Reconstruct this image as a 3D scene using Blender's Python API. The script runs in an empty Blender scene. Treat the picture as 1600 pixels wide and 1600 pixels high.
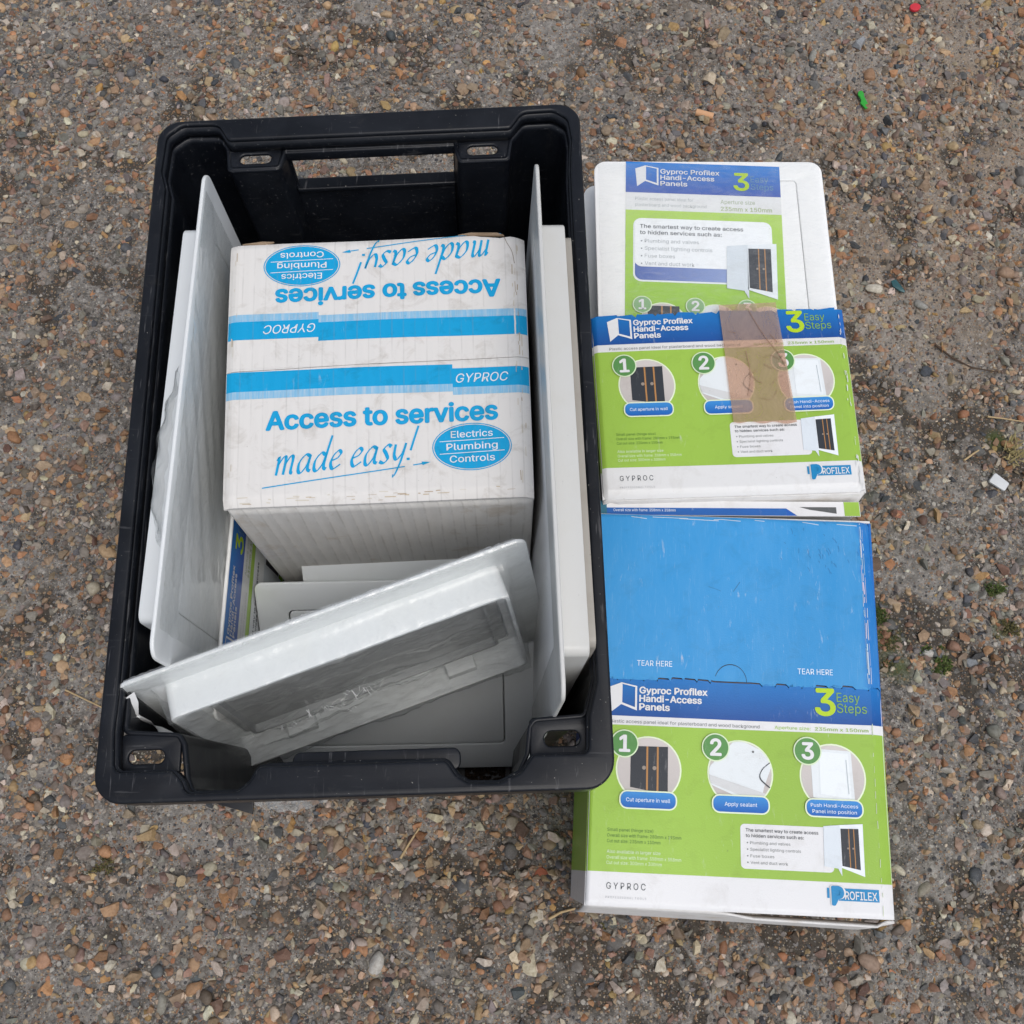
import bpy, bmesh, math, random
import numpy as np
from mathutils import Vector, Matrix
from mathutils.geometry import tessellate_polygon

random.seed(7); RNG = np.random.default_rng(11)
SC = bpy.context.scene
COL = SC.collection
R = math.radians

# ------------------------------------------------------------------ camera, sky, sun, exposure
CAM_H, TILT = 0.902, R(19)
cam_d = bpy.data.cameras.new('camera')
cam = bpy.data.objects.new('camera', cam_d); COL.objects.link(cam)
cam.location = (0, 0, CAM_H); cam.rotation_euler = (TILT, 0, 0)
cam_d.sensor_fit = 'HORIZONTAL'; cam_d.sensor_width = 36.0; cam_d.lens = 36.0
cam_d.clip_start = 0.01; cam_d.clip_end = 200
SC.camera = cam

SUN_EL, SUN_AZ = R(68), R(140)            # azimuth measured from +Y (the far side) towards +X
world = bpy.data.worlds.new('World'); SC.world = world; world.use_nodes = True
wn = world.node_tree.nodes; wl = world.node_tree.links
bg = wn['Background']; bg.inputs['Strength'].default_value = 0.145
sky = wn.new('ShaderNodeTexSky'); sky.sky_type = 'NISHITA'; sky.sun_disc = False
sky.sun_elevation = SUN_EL; sky.sun_rotation = SUN_AZ; sky.dust_density = 4.0; sky.air_density = 1.0
sky.altitude = 50
hs = wn.new('ShaderNodeHueSaturation'); hs.inputs['Saturation'].default_value = 0.52
wl.new(sky.outputs[0], hs.inputs['Color']); wl.new(hs.outputs[0], bg.inputs['Color'])
sun_d = bpy.data.lights.new('sun', 'SUN'); sun_d.energy = .9; sun_d.angle = R(40); sun_d.color = (1, .98, .95)
sun = bpy.data.objects.new('sun', sun_d); COL.objects.link(sun)
sdir = Vector((math.sin(SUN_AZ) * math.cos(SUN_EL), math.cos(SUN_AZ) * math.cos(SUN_EL), math.sin(SUN_EL)))
sun.rotation_euler = sdir.to_track_quat('Z', 'Y').to_euler(); sun.location = sdir * 3
SC.view_settings.view_transform = 'Standard'; SC.view_settings.look = 'None'
SC.view_settings.exposure = 0.08; SC.view_settings.gamma = 1.0; SC.view_settings.use_curve_mapping = False

# ------------------------------------------------------------------ small helpers
def S(r, g, b):
    """sRGB 0..255 -> linear"""
    o = []
    for c in (r, g, b):
        c /= 255.0
        o.append(c / 12.92 if c <= .04045 else ((c + .055) / 1.055) ** 2.4)
    return tuple(o)

def empty(name, loc=(0, 0, 0), label=None, cat=None, group=None, mat=None):
    o = bpy.data.objects.new(name, None); COL.objects.link(o)
    o.empty_display_size = .02
    if mat is not None: o.matrix_world = mat
    else: o.location = loc
    tag(o, label, cat, group)
    return o

def tag(o, label=None, cat=None, group=None, kind=None):
    if label: o['label'] = label
    if cat: o['category'] = cat
    if group: o['group'] = group
    if kind: o['kind'] = kind
    return o

def obj(name, me, mats=None, parent=None, smooth=False):
    o = bpy.data.objects.new(name, me); COL.objects.link(o)
    if mats is not None:
        for m in (mats if isinstance(mats, (list, tuple)) else [mats]): me.materials.append(m)
    if parent is not None: o.parent = parent
    if smooth:
        me.polygons.foreach_set('use_smooth', [True] * len(me.polygons))
    return o

def mesh(verts, faces, name='m'):
    me = bpy.data.meshes.new(name); me.from_pydata([tuple(v) for v in verts], [], faces); me.update()
    return me

def bevel(o, w=.0012, seg=2, ang=35):
    m = o.modifiers.new('bevel', 'BEVEL'); m.width = w; m.segments = seg; m.limit_method = 'ANGLE'; m.angle_limit = R(ang)
    m.harden_normals = False
    return o

def smooth_by_angle(me, ang=40):
    me.polygons.foreach_set('use_smooth', [True] * len(me.polygons))
    try: me.set_sharp_from_angle(angle=R(ang))
    except Exception: pass

def fillet(pts, rad, seg=5):
    """round the corners of a closed polygon; rad is one number or one per vertex"""
    n = len(pts); out = []
    for i in range(n):
        p = Vector(pts[i]); a = Vector(pts[i - 1]); b = Vector(pts[(i + 1) % n])
        r = rad[i] if isinstance(rad, (list, tuple)) else rad
        da = (a - p); db = (b - p); la = da.length; lb = db.length
        if la < 1e-9 or lb < 1e-9 or r <= 0: out.append(tuple(p)); continue
        da /= la; db /= lb
        c = max(-1, min(1, da.dot(db))); th = math.acos(c)
        if th > 3.05: out.append(tuple(p)); continue
        d = min(r / math.tan(th / 2), la * .48, lb * .48); rr = d * math.tan(th / 2)
        bis = (da + db).normalized(); cen = p + bis * (rr / math.sin(th / 2))
        s = p + da * d; e = p + db * d
        a0 = math.atan2(s.y - cen.y, s.x - cen.x); a1 = math.atan2(e.y - cen.y, e.x - cen.x)
        dd = (a1 - a0 + math.pi) % (2 * math.pi) - math.pi
        for k in range(seg + 1):
            q = a0 + dd * k / seg; out.append((cen.x + rr * math.cos(q), cen.y + rr * math.sin(q)))
    return out

def rrect(x0, y0, x1, y1, r, seg=5):
    return fillet([(x0, y0), (x1, y0), (x1, y1), (x0, y1)], r, seg)

def plate(outer, holes, z0, z1, bev=.0008, seg=2):
    """flat plate with holes and rounded edges, made by filling a 2D curve"""
    cu = bpy.data.curves.new('plate', 'CURVE'); cu.dimensions = '2D'; cu.fill_mode = 'BOTH'
    for loop in [outer] + list(holes):
        sp = cu.splines.new('POLY'); sp.points.add(len(loop) - 1)
        for p, q in zip(sp.points, loop): p.co = (q[0], q[1], 0, 1)
        sp.use_cyclic_u = True
    t = (z1 - z0) / 2; bev = min(bev, t * .9)
    cu.extrude = t - bev; cu.bevel_depth = bev; cu.bevel_resolution = seg; cu.offset = -bev
    o = bpy.data.objects.new('tmp', cu); COL.objects.link(o)
    dg = bpy.context.evaluated_depsgraph_get()
    me = bpy.data.meshes.new_from_object(o.evaluated_get(dg))
    bpy.data.objects.remove(o); bpy.data.curves.remove(cu)
    me.materials.clear()
    bm = bmesh.new(); bm.from_mesh(me)
    bmesh.ops.remove_doubles(bm, verts=bm.verts, dist=1e-6)
    bmesh.ops.translate(bm, verts=bm.verts, vec=(0, 0, (z0 + z1) / 2))
    bmesh.ops.recalc_face_normals(bm, faces=bm.faces)
    bm.to_mesh(me); bm.free()
    smooth_by_angle(me, 50)
    return me

def remap(me, fn):
    n = len(me.vertices); co = np.empty(n * 3); me.vertices.foreach_get('co', co); co = co.reshape(-1, 3)
    co = np.array([fn(*c) for c in co]); me.vertices.foreach_set('co', co.ravel()); me.update()
    return me

def loft(rings, closed=True, cap0=False, cap1=False):
    n = len(rings[0]); v = [tuple(p) for r in rings for p in r]; f = []
    for k in range(len(rings) - 1):
        for i in range(n if closed else n - 1):
            j = (i + 1) % n
            f.append((k * n + i, k * n + j, (k + 1) * n + j, (k + 1) * n + i))
    if cap0: f.append(tuple(range(n))[::-1])
    if cap1: f.append(tuple((len(rings) - 1) * n + i for i in range(n)))
    return mesh(v, f)

# numpy value noise
class VNoise:
    def __init__(s, seed, n=256):
        s.t = np.random.default_rng(seed).random((n, n)); s.n = n
    def __call__(s, x, y):
        x = np.asarray(x, float); y = np.asarray(y, float)
        xi = np.floor(x).astype(int); yi = np.floor(y).astype(int); fx = x - xi; fy = y - yi
        fx = fx * fx * (3 - 2 * fx); fy = fy * fy * (3 - 2 * fy); n = s.n
        a = s.t[xi % n, yi % n]; b = s.t[(xi + 1) % n, yi % n]; c = s.t[xi % n, (yi + 1) % n]; d = s.t[(xi + 1) % n, (yi + 1) % n]
        return a * (1 - fx) * (1 - fy) + b * fx * (1 - fy) + c * (1 - fx) * fy + d * fx * fy
VN = [VNoise(100 + i) for i in range(6)]
def fbm(x, y, f0, octs=4, gain=.5):
    s = 0; a = 1; t = 0
    for i in range(octs):
        s = s + a * VN[i](x * f0 * 2 ** i + 17.3 * i, y * f0 * 2 ** i + 5.1 * i); t += a; a *= gain
    return s / t

# ------------------------------------------------------------------ materials
class NT:
    """thin wrapper to write node trees tersely"""
    def __init__(s, name):
        s.m = bpy.data.materials.new(name); s.m.use_nodes = True
        s.t = s.m.node_tree; s.N = s.t.nodes; s.p = s.N['Principled BSDF']; s.out = s.N['Material Output']
    def n(s, kind, **kw):
        o = s.N.new('ShaderNode' + kind)
        for k, v in kw.items():
            if hasattr(o, k): setattr(o, k, v)
            else: o.inputs[k].default_value = v
        return o
    def l(s, a, b): s.t.links.new(a, b)
    def noise(s, vec, scale, detail=4, rough=.6, dist=0.):
        o = s.n('TexNoise'); o.inputs['Scale'].default_value = scale; o.inputs['Detail'].default_value = detail
        o.inputs['Roughness'].default_value = rough; o.inputs['Distortion'].default_value = dist
        if vec is not None: s.l(vec, o.inputs['Vector'])
        return o.outputs['Fac']
    def ramp(s, fac, stops, interp='LINEAR'):
        o = s.n('ValToRGB'); o.color_ramp.interpolation = interp
        e = o.color_ramp.elements
        while len(e) < len(stops): e.new(.5)
        for el, (p, c) in zip(e, stops):
            el.position = p; el.color = (c, c, c, 1) if isinstance(c, (int, float)) else (*c, 1)
        s.l(fac, o.inputs[0]); return o.outputs[0]
    def mix(s, fac, a, b, blend='MIX'):
        o = s.n('Mix'); o.data_type = 'RGBA'; o.blend_type = blend
        for sock, v in ((o.inputs[0], fac), (o.inputs[6], a), (o.inputs[7], b)):
            if isinstance(v, bpy.types.NodeSocket): s.l(v, sock)
            elif isinstance(v, (int, float)): sock.default_value = v
            else: sock.default_value = (*v, 1)
        return o.outputs[2]
    def math(s, op, a, b=None):
        o = s.n('Math'); o.operation = op
        for sock, v in ((o.inputs[0], a), (o.inputs[1], b)):
            if v is None: continue
            if isinstance(v, bpy.types.NodeSocket): s.l(v, sock)
            else: sock.default_value = v
        return o.outputs[0]
    def bump(s, h, strength=.3, dist=.001):
        o = s.n('Bump'); o.inputs['Strength'].default_value = strength; o.inputs['Distance'].default_value = dist
        s.l(h, o.inputs['Height']); s.l(o.outputs[0], s.p.inputs['Normal'])
    def scale(s, vec, v):
        o = s.n('Mapping'); o.inputs['Scale'].default_value = v; s.l(vec, o.inputs['Vector']); return o.outputs[0]
    def attr(s, name):
        o = s.n('Attribute'); o.attribute_name = name; return o
    def base(s, c):
        if isinstance(c, bpy.types.NodeSocket): s.l(c, s.p.inputs['Base Color'])
        else: s.p.inputs['Base Color'].default_value = (*c, 1)
    def set(s, **kw):
        for k, v in kw.items():
            k = k.replace('_', ' ')
            if isinstance(v, bpy.types.NodeSocket): s.l(v, s.p.inputs[k])
            else: s.p.inputs[k].default_value = v

def mat_print(name, white=(.74, .74, .74), rough=.42, scuff=.5, flute=0., spec=.28, streak=0., grime=.22, mottle=0.):
    """ink on board: colour from the point attribute pcol, wear from the position uvmm on the board"""
    t = NT(name); uv = t.attr('uvmm').outputs['Vector']; col = t.attr('pcol').outputs['Color']
    n1 = t.noise(t.scale(uv, (1, .22, 1)), 260, 6, .72, .4)
    n2 = t.noise(uv, 22, 3)
    m1 = t.ramp(n1, [(.60, 0), (.74, 1)]); m2 = t.ramp(n2, [(.40, 0), (.70, 1)])
    sc = t.math('MULTIPLY', t.math('MULTIPLY', m1, m2), scuff)
    c = t.mix(sc, col, white)
    if streak:
        st = t.noise(t.scale(uv, (1, .05, 1)), 330, 4, .8)
        c = t.mix(t.math('MULTIPLY', t.ramp(st, [(.45, 0), (.62, 1)]), streak), c, white)
    if mottle:
        mo = t.noise(t.scale(uv, (1, .3, 1)), 45, 6, .7, .5); c = t.mix(t.math('MULTIPLY', t.ramp(mo, [(.40, 0), (.72, 1)]), mottle), c, (.30, .55, .78))
        ms_ = t.noise(t.scale(uv, (1, .07, 1)), 700, 4, .75); c = t.mix(t.math('MULTIPLY', t.ramp(ms_, [(.56, 0), (.70, 1)]), mottle * 1.2), c, (.42, .62, .80))
    # grime: faint brownish smudges and specks
    g1 = t.noise(uv, 55, 6, .7, .6); g = t.ramp(g1, [(.52, 0), (.8, 1)])
    c = t.mix(t.math('MULTIPLY', g, grime), c, (.38, .32, .24), 'MULTIPLY')
    sp = t.noise(uv, 420, 2, .5); c = t.mix(t.math('MULTIPLY', t.ramp(sp, [(.74, 0), (.80, 1)]), .45), c, (.12, .10, .08))
    h = t.noise(uv, 900, 3)
    if flute:
        sx = t.n('SeparateXYZ'); t.l(uv, sx.inputs[0])
        wv = t.n('TexNoise'); wv.noise_dimensions = '1D'
        fl = t.math('SINE', t.math('MULTIPLY', sx.outputs[0], 2 * math.pi / .0078))
        mk = t.noise(t.scale(uv, (1, .18, 1)), 120, 4, .7)
        ln = t.math('MULTIPLY', t.ramp(t.math('ABSOLUTE', t.math('SUBTRACT', fl, .985)), [(0.0, 1), (.09, 0)]), t.ramp(mk, [(.42, 0), (.62, 1)]))
        c = t.mix(t.math('MULTIPLY', ln, .22), c, (.18, .17, .16))
        h = t.math('ADD', t.math('MULTIPLY', h, .25), t.math('MULTIPLY', fl, flute))
    t.base(c); t.set(Roughness=rough, Specular_IOR_Level=spec)
    t.bump(h, .25, .0006)
    return t.m

def mat_board(name, col, dirt=.35, rough=.75, edge=None):
    t = NT(name); g = t.n('TexCoord').outputs['Object']
    n = t.noise(g, 60, 6, .7, .5); n2 = t.noise(t.scale(g, (1, 1, .25)), 260, 4, .7); n3 = t.noise(g, 28, 3, .5, .3)
    c = t.mix(t.math('MULTIPLY', t.ramp(n, [(.45, 0), (.8, 1)]), dirt), col, tuple(x * f for x, f in zip(col, (.45, .38, .30))))
    c = t.mix(t.math('MULTIPLY', t.ramp(n2, [(.55, 0), (.75, 1)]), dirt * .6), c, tuple(x * .6 for x in col))
    c = t.mix(t.math('MULTIPLY', t.ramp(n3, [(.62, 0), (.74, 1)]), dirt * .8), c, tuple(x * f for x, f in zip(col, (.62, .48, .33))))
    t.base(c); t.set(Roughness=rough); t.bump(n2, .25, .0006); return t.m

def mat_plastic(name, col, rough=.4, dirt=.12, dcol=(.5, .45, .36), spec=.5, sss=0.):
    t = NT(name); g = t.n('TexCoord').outputs['Object']
    n = t.noise(g, 40, 5, .65, .3); sp = t.noise(g, 520, 2)
    c = t.mix(t.math('MULTIPLY', t.ramp(n, [(.45, 0), (.75, 1)]), dirt), col, tuple(a * b for a, b in zip(col, dcol)))
    c = t.mix(t.math('MULTIPLY', t.ramp(sp, [(.73, 0), (.78, 1)]), .5 * min(1, dirt * 5)), c, tuple(x * .4 for x in col))
    t.base(c); t.set(Roughness=t.ramp(n, [(.3, rough * .8), (.8, min(1, rough * 1.35))]), Specular_IOR_Level=spec)
    t.bump(t.noise(g, 1400, 2), .05, .0003)
    return t.m

def mat_crate():
    t = NT('black_crate_plastic'); g = t.n('TexCoord').outputs['Object']
    n = t.noise(g, 22, 5, .6, .4); fine = t.noise(g, 900, 3); scr = t.noise(t.scale(g, (1, .08, 1)), 420, 3, .6, .2)
    scr2 = t.noise(t.scale(g, (.08, 1, 1)), 380, 3, .6, .2)
    dust = t.noise(g, 75, 6, .75, .3); sx = t.n('SeparateXYZ'); gn = t.n('NewGeometry'); t.l(gn.outputs['Normal'], sx.inputs[0])
    c = t.mix(t.ramp(n, [(.35, 0), (.7, 1)]), (.004, .005, .0075), (.0085, .0105, .015))
    c = t.mix(t.math('MULTIPLY', t.ramp(scr, [(.64, 0), (.71, 1)]), .45), c, (.12, .12, .125))
    c = t.mix(t.math('MULTIPLY', t.ramp(scr2, [(.66, 0), (.72, 1)]), .25), c, (.12, .12, .125))
    c = t.mix(t.math('MULTIPLY', t.ramp(dust, [(.58, 0), (.80, 1)]), .22), c, (.085, .078, .066))
    sp = t.noise(g, 650, 1); c = t.mix(t.ramp(sp, [(.785, 0), (.80, 1)]), c, (.25, .24, .22))
    t.base(c); t.set(Roughness=t.ramp(n, [(.3, .27), (.75, .45)]), Specular_IOR_Level=.30); t.bump(fine, .12, .0004)
    return t.m

def mat_film(name='clear_film', haze=.06, rough=.06, gloss=.10, tint=(.985, .99, .985)):
    t = NT(name); t.N.remove(t.p); g = t.n('TexCoord').outputs['Object']
    tr = t.n('BsdfTransparent'); tr.inputs[0].default_value = (*tint, 1)
    gl = t.n('BsdfGlossy'); gl.inputs['Roughness'].default_value = rough; gl.inputs[0].default_value = (1, 1, 1, 1)
    df = t.n('BsdfDiffuse'); df.inputs[0].default_value = (.8, .82, .82, 1)
    lw = t.n('LayerWeight'); lw.inputs['Blend'].default_value = .5
    fac = t.math('ADD', t.math('MULTIPLY', t.math('POWER', lw.outputs['Facing'], 3.2), .55), gloss)
    bp = t.n('Bump'); bp.inputs['Strength'].default_value = .5; bp.inputs['Distance'].default_value = .0012
    t.l(t.noise(t.scale(g, (1, 1.6, 1)), 60, 3, .5, 1.2), bp.inputs['Height'])
    t.l(bp.outputs[0], gl.inputs['Normal']); t.l(bp.outputs[0], lw.inputs['Normal'])
    hz = t.n('MixShader'); n = t.noise(t.scale(g, (1, 2.6, 1)), 60, 6, .75, 1.4)
    t.l(t.math('MULTIPLY', t.ramp(n, [(.40, .35), (.56, .8), (.72, 2.0)]), haze), hz.inputs[0]); t.l(tr.outputs[0], hz.inputs[1]); t.l(df.outputs[0], hz.inputs[2])
    mx = t.n('MixShader'); t.l(fac, mx.inputs[0]); t.l(hz.outputs[0], mx.inputs[1]); t.l(gl.outputs[0], mx.inputs[2])
    t.l(mx.outputs[0], t.out.inputs[0])
    return t.m

def mat_simple(name, col, rough=.6, var=.25, scale=150, spec=.4):
    t = NT(name); g = t.n('TexCoord').outputs['Object']; n = t.noise(g, scale, 4)
    t.base(t.mix(n, tuple(x * (1 - var) for x in col), tuple(min(1, x * (1 + var)) for x in col)))
    t.set(Roughness=rough, Specular_IOR_Level=spec); t.bump(n, .25, .0008); return t.m

def mat_stone(name, use_attr):
    t = NT(name); g = t.n('TexCoord').outputs['Object']
    if use_attr: col = t.attr('pcol').outputs['Color']; sc = 300
    else: col = t.n('ObjectInfo').outputs['Color']; sc = 3.2
    n = t.noise(g, sc, 5, .65, .3); n2 = t.noise(g, sc * 4, 3)
    c = t.mix(t.ramp(n, [(.35, 0), (.75, 1)]), col, (.55, .50, .44), 'MULTIPLY')
    c = t.mix(t.math('MULTIPLY', t.ramp(n2, [(.52, 0), (.78, 1)]), .32), c, (.30, .275, .245))
    t.base(c); t.set(Roughness=.62, Specular_IOR_Level=.35)
    t.bump(n2, .35, .0005)
    return t.m

def mat_ground():
    t = NT('aggregate_concrete'); g = t.n('TexCoord').outputs['Object']
    a = t.attr('gmask'); sx = t.n('SeparateXYZ'); t.l(a.outputs['Vector'], sx.inputs[0])
    dirt, tan, moss = sx.outputs[0], sx.outputs[1], sx.outputs[2]  # first mask: dirt plus the shade painted on the near ground
    nA = t.noise(g, 45, 6, .7, .4); nB = t.noise(g, 380, 5, .72); nC = t.noise(g, 1500, 3, .7)
    nD = t.noise(g, 150, 7, .74, .5)
    cem = t.ramp(nD, [(.34, (.022, .019, .016)), (.47, (.095, .086, .075)), (.58, (.26, .242, .218)), (.71, (.50, .475, .44))])
    cem = t.mix(t.math('MULTIPLY', t.ramp(nA, [(.40, 0), (.75, 1)]), .45), cem, (.30, .27, .235))
    cem = t.mix(tan, cem, t.mix(nB, (.17, .13, .092), (.42, .335, .25)))
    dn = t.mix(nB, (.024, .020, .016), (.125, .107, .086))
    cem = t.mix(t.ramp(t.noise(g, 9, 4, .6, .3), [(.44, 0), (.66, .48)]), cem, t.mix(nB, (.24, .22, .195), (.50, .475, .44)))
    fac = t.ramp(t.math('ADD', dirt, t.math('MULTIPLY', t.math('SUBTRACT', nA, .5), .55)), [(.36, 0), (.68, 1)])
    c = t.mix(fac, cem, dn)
    # fine sand grains, each with its own tint
    def grains(scale, keep, c):
        v = t.n('TexVoronoi'); v.inputs['Scale'].default_value = scale; t.l(g, v.inputs['Vector'])
        sp = t.n('SeparateColor'); t.l(v.outputs['Color'], sp.inputs[0])
        pal = t.ramp(sp.outputs[0], [(0, (.05, .05, .055)), (.2, (.19, .17, .15)), (.36, (.30, .18, .10)), (.5, (.36, .28, .19)), (.66, (.25, .24, .23)), (.8, (.16, .10, .07)), (.9, (.45, .42, .37))], 'CONSTANT')
        inside = t.ramp(v.outputs['Distance'], [(.34, 1), (.52, 0)])
        k = t.math('MULTIPLY', inside, t.ramp(sp.outputs[1], [(keep - .02, 1), (keep, 0)]))
        return t.mix(t.math('MULTIPLY', k, .88), c, pal), k
    c, k1 = grains(330, .42, c); c, k2 = grains(640, .40, c); c, k3 = grains(210, .20, c)
    mn = t.noise(g, 500, 4); c = t.mix(t.math('MULTIPLY', moss, .8), c, t.mix(mn, (.03, .05, .012), (.11, .14, .035)))
    t.base(c); t.set(Roughness=.86, Specular_IOR_Level=.25)
    hgt = t.math('ADD', t.math('ADD', t.math('MULTIPLY', nB, 1.0), t.math('MULTIPLY', nC, .4)), t.math('ADD', t.math('MULTIPLY', k1, .45), t.math('MULTIPLY', k2, .3)))
    t.bump(hgt, .9, .0016)
    return t.m

M_WHITE = mat_plastic('white_panel_plastic', (.85, .855, .845), .32, .10, (.8, .76, .66))
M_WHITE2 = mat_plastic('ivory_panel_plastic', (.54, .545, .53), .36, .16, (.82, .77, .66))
M_PALE = mat_plastic('pale_panel_plastic', (.68, .705, .71), .36, .12, (.84, .80, .72))
M_SHADED = mat_plastic('shaded_panel_plastic', (.33, .345, .35), .4, .14, (.84, .80, .72))  # pale plastic darkened: shade of the hollow back put into the colour
M_GREY = mat_plastic('grey_panel_plastic', (.70, .73, .735), .45, .14, (.8, .77, .7))
M_KRAFT = mat_board('brown_kraft_board', (.30, .215, .14), .4)
M_BOARDW = mat_board('white_carton_board', (.70, .695, .68), .34)
M_PRINT = mat_print('printed_carton_ink', scuff=.55, rough=.36)
M_PRINTG = mat_print('printed_flexo_ink', white=(.64, .635, .63), scuff=.40, rough=.6, flute=.45, spec=.3, grime=.5)
M_FLAP = mat_print('scuffed_blue_ink', scuff=.8, rough=.40, mottle=.10)
M_PRINTS = mat_print('faded_flexo_ink', white=(.64, .63, .61), scuff=.4, rough=.6, flute=.35, spec=.3, streak=.40)
M_LEAF = mat_print('glossy_leaflet_ink', scuff=.06, rough=.22)
M_FILM = mat_film('clear_shrink_film', .10, .16, .035)
M_FILMH = mat_film('hazy_shrink_film', .16, .16, .05)
M_CRATE = mat_crate()
M_GROUND = mat_ground()
M_STONE = mat_stone('pebble_stone', False)
M_GRAVEL = mat_stone('gravel_stone', True)

# ------------------------------------------------------------------ print: flat ink shapes laid on a board
INK = dict(
    w=(.74, .745, .75), blue=S(22, 92, 176), blueD=S(26, 70, 150), blueL=S(58, 140, 208), green=S(150, 187, 74), greenL=S(160, 200, 70),
    lime=S(176, 206, 40), badge=S(88, 142, 78), grey=S(120, 124, 124), greyD=S(62, 70, 76), pic=S(196, 190, 186), picL=S(222, 228, 230), dark=S(52, 56, 62),
    wood=S(176, 128, 78), cyan=S(0, 152, 204), cyanD=S(0, 140, 196), notes=S(70, 110, 50), pale=S(214, 232, 196), black=(.02, .02, .02), brand=S(30, 134, 188))
_txt = {}
try:        # Blender's own interface typeface, closer to the printed grotesque; the built-in one otherwise
    FONT = bpy.data.fonts.load(bpy.utils.system_resource('DATAFILES', path='fonts') + '/Inter.woff2')
except Exception:
    FONT = None
def _cap():
    cu = bpy.data.curves.new('t', 'FONT'); cu.body = 'H'
    if FONT: cu.font = FONT
    o = bpy.data.objects.new('t', cu); COL.objects.link(o)
    me = bpy.data.meshes.new_from_object(o.evaluated_get(bpy.context.evaluated_depsgraph_get())); h = max(v.co.y for v in me.vertices)
    bpy.data.objects.remove(o); bpy.data.curves.remove(cu); bpy.data.meshes.remove(me); return h
CAP = _cap(); print('CAP', CAP)
def text_mesh(s, bold=0., shear=0., res=3):
    """outline of a line of lettering with cap height 1: (verts, faces, width)"""
    key = (s, bold, shear)
    if key in _txt: return _txt[key]
    cu = bpy.data.curves.new('t', 'FONT'); cu.body = s; cu.size = 1.0; cu.fill_mode = 'FRONT'; cu.resolution_u = res
    cu.shear = shear; cu.offset = 0 if (FONT or bold <= 0) else bold
    if FONT: cu.font = FONT
    o = bpy.data.objects.new('t', cu); COL.objects.link(o)
    me = bpy.data.meshes.new_from_object(o.evaluated_get(bpy.context.evaluated_depsgraph_get()))
    v = np.array([x.co[:2] for x in me.vertices]) if len(me.vertices) else np.zeros((1, 2))
    f = [tuple(p.vertices) for p in me.polygons]
    bpy.data.objects.remove(o); bpy.data.curves.remove(cu); bpy.data.meshes.remove(me)
    v = v / CAP
    x0 = v[:, 0].min(); v[:, 0] -= x0
    _txt[key] = (v, f, v[:, 0].max()); return _txt[key]

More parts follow.
